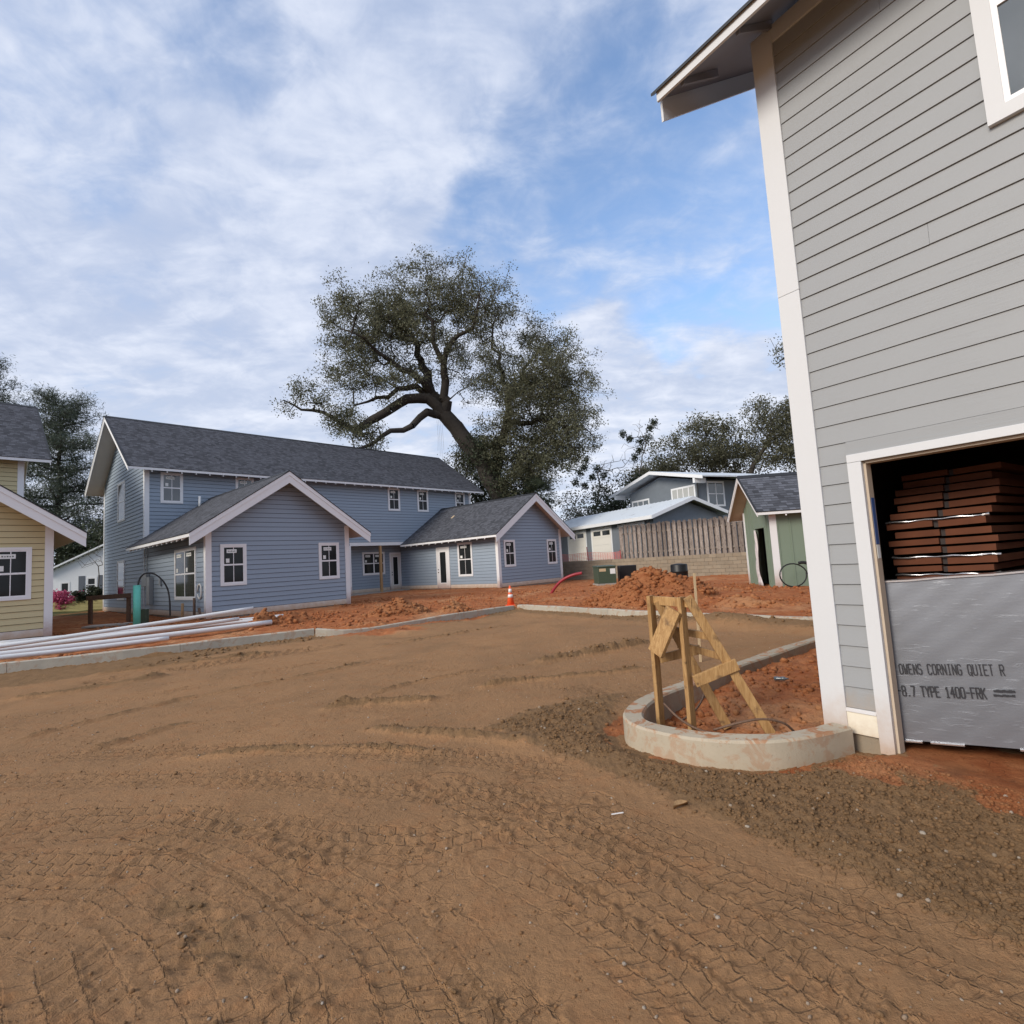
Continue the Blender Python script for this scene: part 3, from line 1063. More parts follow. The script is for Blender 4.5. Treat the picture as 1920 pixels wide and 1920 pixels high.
def land(x, y, fine=True, tread=False):
    """height and earth masks (red clay, damp crumb, turf) of the ground at x, y"""
    x = np.array(x, float).ravel()
    y = np.array(y, float).ravel()
    d, s, _ = poly_dist(x, y, KERB)
    sd = d * s                                     # + = on the lots, behind the kerb
    lot = sstep(sd, -.02, .10)
    u = (x - BLUE_O.x) * FX + (y - BLUE_O.y) * FY
    v = -(x - BLUE_O.x) * FY + (y - BLUE_O.y) * FX
    n1 = fbm(x, y, .35, 4, 3) - .5
    n2 = fbm(x, y, 1.6, 4, 5) - .5
    h_road = -.10 + .05 * n1 + .02 * n2
    h_lot = .10 + .17 * sstep(sd, .2, 4.5) + .16 * n1 * sstep(sd, .3, 3) + .07 * n2
    red = lot.copy()
    h = h_road * (1 - lot) + h_lot * lot
    crum = np.zeros(x.shape)
    isl = island_mask(x, y)
    h = np.where(isl > .5, -.17 + .15 * sstep(x, 1.8, 3.2) + .10 * n2 + .05 * n1, h)
    red = np.maximum(red, sstep(isl, .4, .6))
    crum = np.maximum(crum, .45 * sstep(isl, .4, .6) * sstep(2.2 - x, 0, .5))
    # spoil heaped against the island and along the house front
    cr = poly_soft(x, y, CRUM_R, .55)
    cr = np.where(isl > .5, 0, cr)
    edge = sstep(cr, .30, .75)
    h = h + edge * (.035 + .06 * (fbm(x, y, 1.3, 4, 21) - .3))
    crum = np.maximum(crum, edge)
    red = np.maximum(red, edge * .95 * sstep(fbm(x, y, 1.1, 4, 61), .53, .60) * sstep(x, 1.9, 2.5))
    di, _, _ = poly_dist(x, y, ISLAND[5:])
    red = np.maximum(red, (1 - sstep(di, .10, .30)) * (isl < .5) * sstep(fbm(x, y, 2.0, 3, 9), .36, .55))
    h = h - .05 * (1 - sstep(di, .12, .34)) * (isl < .5)
    # bare clay right in front of the garage opening
    gf = sstep(-(x - 2.99) * .823 - (y - 4.76) * .568, .95, .15) * sstep((x - 2.99) * .568 - (y - 4.76) * .823, -.3, .2)
    red = np.maximum(red, gf * (isl < .5) * sstep(fbm(x, y, 3, 3, 77), .25, .5))
    crum = crum * (1 - .85 * gf)
    # soil piled on the road side of the kerbs
    cl = poly_soft(x, y, CRUM_L, .7) * (1 - lot)
    h = h + cl * (.02 + .07 * (fbm(x, y, .9, 4, 33)) * sstep(-sd, 2.2, .1))
    crum = np.maximum(crum, sstep(cl, .2, .7))
    crum = np.maximum(crum, .85 * (1 - lot) * sstep(-sd, 1.5, .3) * sstep(-x, 4.2, 5.6) * sstep(fbm(x, y, 1.2, 3, 44), .25, .45))
    kb = (1 - lot) * sstep(-sd, 1.0, .05) * sstep(x, -4.4, -3.2)
    h = h + kb * (.10 + .16 * (fbm(x, y, .8, 3, 41) - .35)) * sstep(fbm(x, y, .5, 3, 43), .30, .5) * (.65 + 1.0 * sstep(x, 3.0, 4.5))
    crum = np.maximum(crum, .8 * kb)
    red = np.maximum(red, kb * sstep(-x, .3, 1.5) * sstep(-sd, .55, .2))
    # clay washed over the dropped kerb
    sp = np.exp(-(((x + 3.9) / 1.5) ** 2 + ((y - 15.5) / .8) ** 2))
    red = np.maximum(red, sp)
    h = h + .14 * sp * (.6 + n2)
    if fine:
        X_, Y_ = x, y
        trd = np.zeros((len(x), 3))
        best_m = np.full(len(x), -1.0)
        for pts, wd, hh, dk in RIDGES:
            ii_ = near_idx(X_, Y_, pts, wd * 3)
            if not len(ii_):
                continue
            x, y = X_[ii_], Y_[ii_]
            q, _, a = poly_dist(x, y, pts)
            k = np.exp(-(q / wd) ** 2 * 1.4) * (.45 + 1.1 * fbm(x, y, 3.0, 3, 50))
            tot = sum(math.dist(pts[i], pts[i + 1]) for i in range(len(pts) - 1))
            k = k * sstep(a, 0, .4) * sstep(tot - a, 0, .4) * (1 - lot[ii_])
            h[ii_] += 1.5 * hh * k * (.6 + .9 * fbm(x, y, 14, 3, 51))
            crum[ii_] = np.maximum(crum[ii_], np.clip(dk * k * 1.25, 0, 1))
        for pts, wd, ll, lw, dp in TRACKS:
            ii_ = near_idx(X_, Y_, pts, wd)
            if not len(ii_):
                continue
            x, y = X_[ii_], Y_[ii_]
            q, sg, a = poly_dist(x, y, pts)
            w_ = q * sg + .035 * (fbm(x, y, 5, 2, 71) - .5)
            a = a + .05 * (fbm(x, y, 4, 2, 72) - .5) + .35 * np.abs(w_)
            arc0 = a
            rowi = np.floor(w_ / lw)
            aa = a / ll + .5 * np.mod(rowi, 2)
            fa, fw = np.abs(np.mod(aa, 1) - .5) * 2, np.abs(np.mod(w_ / lw, 1) - .5) * 2
            border = np.maximum(sstep(fa, .62, .98), .8 * sstep(fw, .70, 1.0))
            m = sstep(wd - q, 0, .08) * (.35 + .65 * sstep(fbm(x, y, 1.5, 3, 73), .32, .52)) * ((1 - lot) * (isl < .5) * (1 - edge))[ii_]
            rag = .35 + 1.3 * fbm(x, y, 22, 3, 74)
            near = (wd + .12 - q)
            take = near > best_m[ii_]
            take &= near > 0
            jj = ii_[take]
            best_m[jj] = near[take]
            trd[jj, 0] = (arc0 / ll)[take]
            trd[jj, 1] = (w_ / lw)[take]
            trd[jj, 2] = m[take]
            h[ii_] += .75 * m * (border * dp * rag - dp * .55)
            crum[ii_] = np.maximum(crum[ii_], .40 * m * border * rag * .9)
        x, y = X_, Y_                                          # faint parallel scrapes of the blade
        sw = (x * .60 - y * .80)
        h = h + .010 * (1 - lot) * (fbm(sw * 3.2, (x * .8 + y * .6) * .16, 1.0, 4, 81) - .5)
        pa = poly_soft(x, y, PATCH, .3)
        crum = np.maximum(crum, .62 * pa * (.4 + 1.2 * fbm(x, y, 7, 3, 94)))
        h = h + .05 * pa * (fbm(x, y, 13, 3, 90) - .4)
        rough = np.clip(crum + .0, 0, 1) * .042 + lot * .070 + .014 + .045 * (isl > .5)
        h = h + rough * (fbm(x, y, 9, 4, 91, .6) - .5)
        h = h + (np.clip(crum, 0, 1) * .030 + .5 * lot * .03) * (np.abs(fbm(x, y, 26, 2, 92) - .5) * 2 - .25)
        h = h + .009 * (fbm(x, y, 42, 2, 93) - .5) + .012 * (np.abs(fbm(x, y, 17, 3, 96) - .5) * 2 - .25) * sstep(fbm(x, y, 1.1, 3, 97), .35, .6)
    # neighbour's higher lot behind the block wall, lawn far left
    up = sstep(u, RET_U + .22, RET_U + .42) * sstep(v, 12, 9) * sstep(-v, 40, 30)
    h = h * (1 - up) + (1.42 + .12 * n1) * up
    far = sstep(v, 17.5, 19.5)
    h = h * (1 - far) + (.35 + .5 * n1) * far
    turf = np.maximum(far, up * sstep(u, RET_U + .8, RET_U + 1.6))
    lf = sstep(-(u + 4.23), -4.0, -3.2) * sstep(v, 13, 15)
    turf = np.maximum(turf, lf * sstep(fbm(x, y, .8, 3, 95), .35, .5))
    red = np.clip(red + .12 * up, 0, 1)
    cols = np.stack([np.clip(red, 0, 1), np.clip(crum, 0, 1), np.clip(turf, 0, 1)], -1)
    if tread:
        return h, cols, trd
    return h, cols


def gz(x, y):
    return float(land(np.array([x]), np.array([y]), False)[0][0])


def axis_grid(parts):
    a = [np.arange(p0, p1, st) for p0, p1, st in parts]
    return np.concatenate(a + [np.array([parts[-1][1]])])


xs = axis_grid([(-900, -100, 80), (-100, -40, 6), (-40, -18, .7), (-18, -7, .06), (-7, -2.6, .032), (-2.6, 3.2, .0165), (3.2, 5.4, .032), (5.4, 14, .07), (14, 40, .7), (40, 100, 6), (100, 900, 80)])
ys_ = [1.4]
while ys_[-1] < 42:
    ys_.append(ys_[-1] * 1.0056 + .0005)
ys = np.concatenate([axis_grid([(-600, -60, 60), (-60, -8, 3), (-8, 1.4, .12)])[:-1], np.array(ys_), axis_grid([(42.6, 70, .8), (70, 160, 8), (160, 1200, 90)])])
GX, GY = np.meshgrid(xs, ys)
gh, gm, gt = land(GX.ravel(), GY.ravel(), True, True)
nx, ny = len(xs), len(ys)
idx = np.arange(nx * ny).reshape(ny, nx)
gf = np.stack([idx[:-1, :-1], idx[:-1, 1:], idx[1:, 1:], idx[1:, :-1]], -1).reshape(-1, 4)
ground = np_obj('ground', np.stack([GX.ravel(), GY.ravel(), gh], -1), gf, 'soil', None, True, gm)
kind(ground, 'structure')
_a = ground.data.color_attributes.new('tread', 'FLOAT_COLOR', 'POINT')
_c = np.ones((len(gt), 4), np.float32)
_c[:, :3] = gt
_a.data.foreach_set('color', _c.ravel())

# loose clods and pebbles lying on it (uncountable)
def clod_shapes(n, seed):
    rg = np.random.default_rng(seed)
    ph = (1 + 5 ** .5) / 2
    iv = np.array([(-1, ph, 0), (1, ph, 0), (-1, -ph, 0), (1, -ph, 0), (0, -1, ph), (0, 1, ph), (0, -1, -ph), (0, 1, -ph), (ph, 0, -1), (ph, 0, 1), (-ph, 0, -1), (-ph, 0, 1)]) / 1.9
    fc = np.array([(0, 11, 5), (0, 5, 1), (0, 1, 7), (0, 7, 10), (0, 10, 11), (1, 5, 9), (5, 11, 4), (11, 10, 2), (10, 7, 6), (7, 1, 8), (3, 9, 4), (3, 4, 2), (3, 2, 6), (3, 6, 8), (3, 8, 9), (4, 9, 5), (2, 4, 11), (6, 2, 10), (8, 6, 7), (9, 8, 1)])
    V = iv[None] * (1 + .45 * (rg.random((n, 12, 1)) - .5)) * (.7 + .6 * rg.random((n, 1, 3)))
    a = rg.random(n) * 6.283
    c, s = np.cos(a), np.sin(a)
    X = V[..., 0] * c[:, None] - V[..., 1] * s[:, None]
    Y = V[..., 0] * s[:, None] + V[..., 1] * c[:, None]
    return np.stack([X, Y, V[..., 2] * .75], -1), fc


def scatter(name, pts, size, cols, seed, mat='soil_clod', sink=.25, z=None):
    n = len(pts)
    V, fc = clod_shapes(n, seed)
    zz = land(pts[:, 0], pts[:, 1])[0] if z is None else z
    V = V * size[:, None, None]
    V[..., 0] += pts[:, 0:1]
    V[..., 1] += pts[:, 1:2]
    V[..., 2] += (zz + size * sink)[:, None]
    F = (fc[None] + (np.arange(n) * 12)[:, None, None]).reshape(-1, 3)
    return np_obj(name, V.reshape(-1, 3), F, mat, None, False, np.repeat(cols, 12, 0))


def cand(n, x0, x1, y0, y1, bias=2.0):
    q = RNG.random((n, 2))
    y = y0 * (y1 / y0) ** q[:, 1]           # more of them close by, where they show
    x = x0 + (x1 - x0) * q[:, 0]
    return np.stack([x, y], -1)


pc = cand(60000, -8, 6, 2.0, 16)
hm = land(pc[:, 0], pc[:, 1])[1]
keep = RNG.random(len(pc)) < hm[:, 1] ** 2.2 * .62
pc, hm = pc[keep][:13500], hm[keep][:13500]
sz = .005 + .019 * RNG.random(len(pc)) ** 4.0
sz *= np.clip(pc[:, 1] / 6, .75, 2.0)
cl = np.stack([np.clip(hm[:, 0], 0, 1) * (RNG.random(len(pc)) < .8), .25 * RNG.random(len(pc)), np.where(RNG.random(len(pc)) < .03, .8, 0)], -1)
kind(scatter('soil_crumbs', pc, sz, cl, 5), 'stuff')
pc = np.stack([-.6 + 5.0 * RNG.random(60000), 1.6 + 5.6 * RNG.random(60000) ** 1.35], -1)
hm = land(pc[:, 0], pc[:, 1])[1]
keep = (poly_soft(pc[:, 0], pc[:, 1], CRUM_R, .5) * (.3 + fbm(pc[:, 0], pc[:, 1], 2.2, 3, 19)) > .5) & (island_mask(pc[:, 0], pc[:, 1]) < .1) & (hm[:, 1] > .3)
pc, hm = pc[keep][:15000], hm[keep][:15000]
sz = .004 + .0125 * RNG.random(len(pc)) ** 3.2
kind(scatter('spoil_crumbs', pc, sz, np.stack([hm[:, 0] * .9, .3 * RNG.random(len(pc)), np.where(RNG.random(len(pc)) < .02, .7, 0)], -1), 15, sink=.15), 'stuff')
pc = cand(16000, -7, 6, 2.0, 12)
hm = land(pc[:, 0], pc[:, 1])[1]
keep = (hm[:, 0] < .4) & (hm[:, 1] < .5)
pc = pc[keep][:9000]
sz = .0035 + .007 * RNG.random(len(pc)) ** 2.5
pale = np.where(RNG.random(len(pc)) < .28, .4 + .6 * RNG.random(len(pc)), 0)
kind(scatter('pebbles', pc, sz, np.stack([.3 * RNG.random(len(pc)), .9 + 0 * pale, pale], -1), 6, sink=.2), 'stuff')
# clay lumps over the lots
pc = cand(26000, -15, 9, 9, 27)
hm = land(pc[:, 0], pc[:, 1])[1]
dd, ss_, _ = poly_dist(pc[:, 0], pc[:, 1], KERB)
keep = (dd * ss_ > .15) & (fbm(pc[:, 0], pc[:, 1], .9, 3, 101) > .52) & (hm[:, 2] < .3)
pc = pc[keep][:5500]
sz = .018 + .055 * RNG.random(len(pc)) ** 3.5
kind(scatter('clay_lumps', pc, sz, np.stack([np.full(len(pc), .95), np.zeros(len(pc)), np.zeros(len(pc))], -1), 7), 'stuff')
# red lumps inside the island bed
pc = np.stack([1.2 + 3.2 * RNG.random(1500), 4.7 + 4.2 * RNG.random(1500)], -1)
pc = pc[(island_mask(pc[:, 0], pc[:, 1]) > .95) & (poly_dist(pc[:, 0], pc[:, 1], ISLAND)[0] > .24)]
sz = .010 + .045 * RNG.random(len(pc)) ** 4
kind(scatter('bed_lumps', pc, sz, np.stack([np.full(len(pc), .9), np.zeros(len(pc)), np.zeros(len(pc))], -1), 8), 'stuff')

# ------------------------------------------------------------------ kerbs
def resample(pts, st):
    out = [Vector(pts[0])]
    for a, b in zip(pts[:-1], pts[1:]):
        a, b = Vector(a), Vector(b)
        n = max(1, int((b - a).length / st))
        for i in range(1, n + 1):
            out.append(a.lerp(b, i / n))
    return out


def smooth_poly(pts, it=2):
    pts = [Vector(p) for p in pts]
    for _ in range(it):
        q = [pts[0]]
        for a, b in zip(pts[:-1], pts[1:]):
            q += [a.lerp(b, .25), a.lerp(b, .75)]
        q.append(pts[-1])
        pts = q
    return pts


def kerb(name, pts, ztop, zbot, wd, mat, seg_len, smooth=2, inward=1):
    """pts = exposed top edge; body lies to the left (inward=1) of travel. One child per cast length."""
    root = bpy.data.objects.new(name, None)
    COL.objects.link(root)
    kind(root, 'structure')
    pts = smooth_poly([Vector((p[0], p[1], p[2] if len(p) > 2 else ztop)) for p in pts], smooth)
    pts = resample(pts, .05 if smooth > 2 else .12)
    acc = [0.0]
    for a, b in zip(pts[:-1], pts[1:]):
        acc.append(acc[-1] + (b - a).length)
    n = max(1, round(acc[-1] / seg_len))
    prof = [(0.0, None), (0.0, -.02), (.018, 0.0), (wd - .018, 0.0), (wd, -.02), (wd, None)]
    for k in range(n):
        lo, hi = acc[-1] * k / n + .004, acc[-1] * (k + 1) / n - .004
        ids = [i for i, a in enumerate(acc) if lo < a < hi]
        ring = []

        def at(s):
            for i in range(len(acc) - 1):
                if acc[i] <= s <= acc[i + 1]:
                    return pts[i].lerp(pts[i + 1], (s - acc[i]) / max(1e-9, acc[i + 1] - acc[i]))
            return pts[-1]
        ss = [lo] + [acc[i] for i in ids] + [hi]
        mb = MB()
        m_ = len(prof)
        for s in ss:
            p = at(s)
            d = (at(min(s + .06, acc[-1])) - at(max(s - .06, 0)))
            d.z = 0
            d.normalize()
            nn = Vector((-d.y, d.x, 0)) * inward
            for (o, dz) in prof:
                q = p + nn * o
                wv = .006 * math.sin(s * 3.1 + o * 9)
                mb.v.append((q.x, q.y, (zbot if dz is None else p.z + dz + wv)))
        for i in range(len(ss) - 1):
            for j in range(m_):
                j2 = (j + 1) % m_
                mb.f.append((i * m_ + j, i * m_ + j2, (i + 1) * m_ + j2, (i + 1) * m_ + j))
        mb.f.append(tuple(range(m_)))
        mb.f.append(tuple((len(ss) - 1) * m_ + j for j in range(m_ - 1, -1, -1)))
        mb.build('kerb_segment', mat, root)
    return root


kerb('kerb', [(-16.5, 8.65, .15), (-11.13, 11.85, .15), (-8.61, 13.25, .15), (-7.24, 14.34, .15), (-5.66, 15.30, .15)], .15, -.3, .16, 'concrete_far', 3.0, 1)
kerb('kerb', [(-5.62, 15.26, .15), (-5.2, 15.25, .10), (-4.75, 15.35, .06), (-3.9, 15.85, .06), (-3.1, 16.5, .10), (-2.56, 17.0, .13), (-1.26, 18.3, .15), (-.12, 19.30, .15)], .15, -.3, .16, 'concrete_far', 2.4, 1)
kerb('kerb', [(-.02, 19.36, .15), (.32, 19.20, .15), (1.77, 17.07, .15), (3.60, 14.40, .15), (5.18, 12.55, .15), (6.10, 11.40, .15), (9.4, 7.35, .15)], .15, -.3, .16, 'concrete_far', 2.2, 1)
kerb('island_kerb', [(5.9, 10.25), (5.11, 9.6), (3.29, 8.1), (2.07, 6.97), (1.56, 6.54), (1.21, 6.12), (1.01, 5.75), (.955, 5.45), (1.03, 5.2), (1.23, 4.95), (1.49, 4.74), (1.79, 4.61),
                     (2.12, 4.575), (2.45, 4.67), (2.80, 4.83)], .08, -.35, .20, 'concrete_near', 2.3, 3, 1)

# ------------------------------------------------------------------ the two new lap-sided houses across the yard
SB = .54        # bottom of the siding above datum
SK = .33        # bottom of the skirt board
SL = .69        # roof pitch


def skirt(parent, W, a0, a1, z0, z1, mat='skirt_low', o=.030):
    mb = MB()
    W.box(mb, a0, a1, 0, o, z0, z1 - .002)
    mb.build('skirt_board', mat, parent)


def wing(H, u0, u1, paintm, tail_sides, vb, side_l=None, side_r=None, ridge=5.72):
    """single-storey gabled wing in front of the main block; front at v = 0, back at vb"""
    c = (u0 + u1) / 2
    hw = (u1 - u0) / 2
    F = Wall((u0, 0), (u1, 0))
    zs = lambda z: max(0.0, (z - (ridge - .16 - SL * hw)) / SL)
    siding(H, F, SB, ridge - .22, paintm, lambda z: zs(z), lambda z: F.L - zs(z))
    skirt(H, F, .12, F.L - .12, SK, SB)
    for a in ((.45, 1.36), (4.22, 5.13)):
        window(H, F, a[0], a[1], 1.42, 2.93)
    ez = ridge - .16 - SL * (hw - .02)
    corner_board(H, u0, 0, -1, -1, SK - .02, ez)
    corner_board(H, u1, 0, 1, -1, SK - .02, ez)
    mb = MB()
    mb.box((u0 + .02, .02, -.25), (u1 - .02, vb, SK + .02))
    mb.build('foundation', 'concrete_slab', H)
    mb = MB()       # dark core so that nothing shows through
    mb.prism([(u0 + .01, .012, SK), (u1 - .01, .012, SK), (u1 - .01, .012, ez), (c, .012, ridge - .25), (u0 + .01, .012, ez)], (0, vb - .02, 0))
    mb.build('wall_core', 'sheathing', H)
    gable_roof(H, 'y', c, -.60, vb + .02, ridge, hw + .70, SL, tail_sides=tail_sides, rake=.44, rtrim=.15)


BL = thing('blue_house', 'long two-storey blue lap-sided house with two gabled wings and dark roof', 'house', (BLUE_O.x, BLUE_O.y, 0), BLUE_RZ)
V0, V1, U1 = 8.1, 16.6, 20.31
RZ_MAIN, EZ_MAIN = 10.33, 7.0
wing(BL, 0, 5.58, 'paint_blue', (-1,), V0)
wing(BL, 14.73, U1, 'paint_blue', (-1,), V0, ridge=5.62)
# main block
mc = (V0 + V1) / 2
MF = Wall((0, V0), (U1, V0))
siding(BL, MF, 3.39, 7.02, 'paint_blue', every=1)
siding(BL, Wall((5.58, V0), (10.40, V0)), SB, 3.39, 'paint_blue')
skirt(BL, Wall((5.58, V0), (10.40, V0)), .05, 4.7, SK, SB)
corner_board(BL, 10.40, V0, 1, -1, SK, 3.2)
ML = Wall((0, V1), (0, V0))
MLZ = lambda z: max(0.0, (z - (RZ_MAIN - .16 - SL * (V1 - V0) / 2)) / SL)
siding(BL, ML, SB, RZ_MAIN - .25, 'paint_blue', MLZ, lambda z: ML.L - MLZ(z))
skirt(BL, ML, .1, ML.L, SK, SB)
MR = Wall((U1, V0), (U1, V1))
siding(BL, MR, SB, RZ_MAIN - .25, 'paint_blue', MLZ, lambda z: MR.L - MLZ(z), joined=True)
for (a0, a1) in ((.61, 1.55), (3.96, 4.87), (13.19, 14.10), (15.50, 16.41), (18.84, 19.75)):
    window(BL, MF, a0, a1, 5.40, 6.87, glass='glass_pale' if a0 < 4 else 'glass')
for (z0, z1) in ((4.93, 6.99), (.93, 2.93)):
    window(BL, ML, V1 - 13.28, V1 - 11.75, z0, z1, munt=False, stick=False)
corner_board(BL, 0, V0, -1, -1, 3.3, 7.2, 'trim_white')
corner_board(BL, 0, V1, -1, 1, SK, 7.2)
corner_board(BL, U1, V0, 1, -1, 3.3, 7.2, 'trim_white')
mb = MB()
mb.box((.012, V0 + .012, 3.38), (U1 - .012, V1 - .012, 7.1))
mb.box((.012, V0 + 1.05, SK), (U1 - .012, V1 - .012, 3.38))
mb.box((.012, V0 + .012, SK), (10.38, V0 + 1.05, 3.38))
mb.prism([(.012, V0 + .012, 7.1), (.012, V1 - .012, 7.1), (.012, mc, RZ_MAIN - .3)], (U1 - .024, 0, 0))
mb.build('wall_core', 'sheathing', BL)
mb = MB()
mb.box((.02, V0 + .02, -.25), (U1, V1, SK + .015))
mb.build('foundation', 'concrete_slab', BL)
gable_roof(BL, 'x', mc, -.77, U1 + .77, RZ_MAIN, (V1 - V0) / 2 + .62, SL, rake_ends=(0, 1), tail_sides=(-1,))
# wing side walls
L1 = Wall((0, V0), (0, 0))
siding(BL, L1, SB, 3.62, 'paint_blue')
skirt(BL, L1, .0, L1.L - .12, SK, SB)
window(BL, L1, V0 - 3.54, V0 - 1.02, .97, 2.93, cols=2, munt=False)
mb = MB()
L1.box(mb, .0, .06, .024, .040, SK, 3.55)
mb.build('joint_trim', 'trim_low', BL)
W2 = Wall((14.73, 9.1), (14.73, 0))
siding(BL, W2, SB, 3.60, 'paint_blue')
skirt(BL, W2, .0, 9.1 - 5.34, SK, SB)
skirt(BL, W2, 9.1 - 4.09, 9.1 - .12, SK, SB)
door(BL, W2, 9.1 - 5.34, 9.1 - 4.10, SK, 2.83)
window(BL, W2, 9.1 - 3.33, 9.1 - 2.07, 1.00, 2.98)
R1 = Wall((5.58, 0), (5.58, V0))
siding(BL, R1, SB, 3.62, 'paint_blue', joined=True)
skirt(BL, R1, .12, V0, SK, SB)
R2 = Wall((U1, 0), (U1, V0))
siding(BL, R2, SB, 3.6, 'paint_blue', joined=True)
# porch
PW = Wall((10.40, 9.12), (14.73, 9.12))
siding(BL, PW, SB, 3.36, 'paint_blue')
skirt(BL, PW, 0, 3.38, SK, SB)
window(BL, PW, 1.42, 3.05, 1.38, 2.84, cols=2, munt=False)
door(BL, PW, 3.42, 4.30, SK, 2.76, leafm='skirt_low')
mb = MB()
mb.box((10.385, V0 - .03, 3.19), (14.72, V0 + .16, 3.388))
mb.build('porch_beam', 'trim_white', BL)
mb = MB()
mb.box((10.41, V0 + .16, 3.36), (14.72, 9.11, 3.379))
mb.build('porch_ceiling', 'soffit', BL)
mb = MB()
mb.box((12.46, V0 - .02, SK - .03), (12.60, V0 + .12, 3.19))
mb.build('porch_post', 'post_wood', BL, bev=.008)
mb = MB()
mb.box((9.9, V0 - .22, .02), (14.71, 9.1, SK - .02))
mb.build('porch_slab', 'concrete_slab', BL)
# small fittings on the blue house
mb = MB()
mb.tube([(2.12, V0 - .55, 5.0), (2.12, V0 - .55, 5.72)], .055, 10)
mb.build('vent_pipe', 'pvc', BL, True)
for (v0, v1, z0, z1, o, mt) in ((7.2, 7.95, 1.55, 2.15, .14, 'meter_grey'), (6.6, 7.05, .75, 1.95, .16, 'meter_grey'), (5.35, 5.5, 1.55, 1.85, .07, 'meter_grey')):
    mb = MB()
    mb.box((-o - .03, v0, z0), (-.03, v1, z1))
    mb.build('meter_box', mt, BL, bev=.01)
mb = MB()
mb.tube([(-.05, .58 + .20 * math.cos(a * .42), 1.28 + .26 * math.sin(a * .42)) for a in range(15)], .03, 6)
mb.build('hose_ring', 'cord_white', BL, True)
mb = MB()
mb.tube([(-.05, 7.55, 2.15), (-.05, 7.55, 3.4)], .02, 6)
mb.build('conduit', 'meter_grey', BL)

YH = thing('yellow_house', 'pale yellow lap-sided house with white trim at the left edge', 'house', (*b2w(-4.23, 0), 0), BLUE_RZ)
wing(YH, -5.58, 0, 'paint_yellow', (), V0)
RY = Wall((0, 0), (0, V1))
siding(YH, RY, SB, 3.6, 'paint_yellow')
YF = Wall((-5.2, V0), (0, V0))
siding(YH, YF, 3.4, 7.02, 'paint_yellow')
YR = Wall((0, V0), (0, V1))
siding(YH, YR, 3.55, RZ_MAIN - .25, 'paint_yellow', MLZ, lambda z: YR.L - MLZ(z))
corner_board(YH, 0, V0, 1, -1, SK, 7.2, 'trim_white')
corner_board(YH, 0, V1, 1, 1, SK, 7.2, 'trim_white')
mb = MB()
mb.box((-5.2, V0 + .012, SK), (-.012, V1 - .012, 7.1))
mb.prism([(-5.2, V0 + .012, 7.1), (-5.2, V1 - .012, 7.1), (-5.2, mc, RZ_MAIN - .3)], (5.188, 0, 0))
mb.build('wall_core', 'sheathing', YH)
mb = MB()
mb.box((-5.2, V0, -.25), (-.02, V1 - .02, SK + .01))
mb.build('foundation', 'concrete_slab', YH)
gable_roof(YH, 'x', mc, -5.6, .77, RZ_MAIN, (V1 - V0) / 2 + .62, SL, rake_ends=(1,), tail_sides=())

# ------------------------------------------------------------------ the grey house close on the right
GC = Vector((2.853, 4.957))
GR_RZ = math.atan2(-.823, .568)
GH = thing('grey_house', 'tall grey lap-sided house with white trim and open garage bay', 'house', (GC.x, GC.y, 0), GR_RZ)
GF = Wall((0, 0), (7.0, 0))      # local x runs towards the camera side along the wall, -y is outside
OP = (.24, 3.30, -.12, 2.41)     # garage opening incl. casing
GB = .214
siding(GH, GF, GB, 6.78, 'paint_grey', None, None, [OP], slit=.003, ob=.019, every=1, seams=[(21, 1.02), (19, 1.9), (22, 3.6), (28, 2.2), (15, 3.2), (33, .9)])
GL = Wall((-.172, 9.0), (-.172, 0))
siding(GH, GL, GB, 6.4, 'paint_grey', joined=True)
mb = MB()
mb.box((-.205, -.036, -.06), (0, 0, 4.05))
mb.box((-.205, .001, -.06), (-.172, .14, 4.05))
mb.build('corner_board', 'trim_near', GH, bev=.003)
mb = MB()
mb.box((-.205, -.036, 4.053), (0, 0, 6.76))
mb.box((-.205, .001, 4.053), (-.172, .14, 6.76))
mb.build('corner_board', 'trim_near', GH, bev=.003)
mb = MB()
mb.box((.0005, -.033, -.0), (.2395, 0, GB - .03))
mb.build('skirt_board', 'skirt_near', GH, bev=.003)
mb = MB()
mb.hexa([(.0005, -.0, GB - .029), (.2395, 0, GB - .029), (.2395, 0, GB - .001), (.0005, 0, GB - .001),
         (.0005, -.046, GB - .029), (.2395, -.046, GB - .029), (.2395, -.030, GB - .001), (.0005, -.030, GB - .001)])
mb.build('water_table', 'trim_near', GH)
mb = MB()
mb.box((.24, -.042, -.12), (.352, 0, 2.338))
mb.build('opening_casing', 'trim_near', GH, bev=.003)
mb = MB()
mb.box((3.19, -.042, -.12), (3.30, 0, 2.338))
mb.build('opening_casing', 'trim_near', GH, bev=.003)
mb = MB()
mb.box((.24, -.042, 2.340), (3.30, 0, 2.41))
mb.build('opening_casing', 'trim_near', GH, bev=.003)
mb = MB()
mb.box((.23, -.03, 2.4105), (3.31, 0, 2.445))
mb.build('head_flashing', 'paint_grey', GH)
# framing of the opening
mb = MB()
mb.box((.352, .0, -.12), (.372, .09, 2.338))
mb.box((.352, .0, 2.318), (3.19, .12, 2.3375))
mb.box((3.17, .0, -.12), (3.19, .12, 2.3175))
mb.build('jamb', 'jamb', GH)
mb = MB()
mb.box((.3722, .02, 1.62), (.375, .075, 2.02))
mb.build('jamb_label', 'sticker_blue', GH)
mb = MB()
mb.box((.3722, .02, 1.50), (.375, .075, 1.615))
mb.build('jamb_label', 'sticker', GH)
window(GH, GF, 1.46, 2.56, 4.61, 6.35, cas=.105, munt=False, stick=False, trim='trim_near', base=.032, glass='glass_pale')
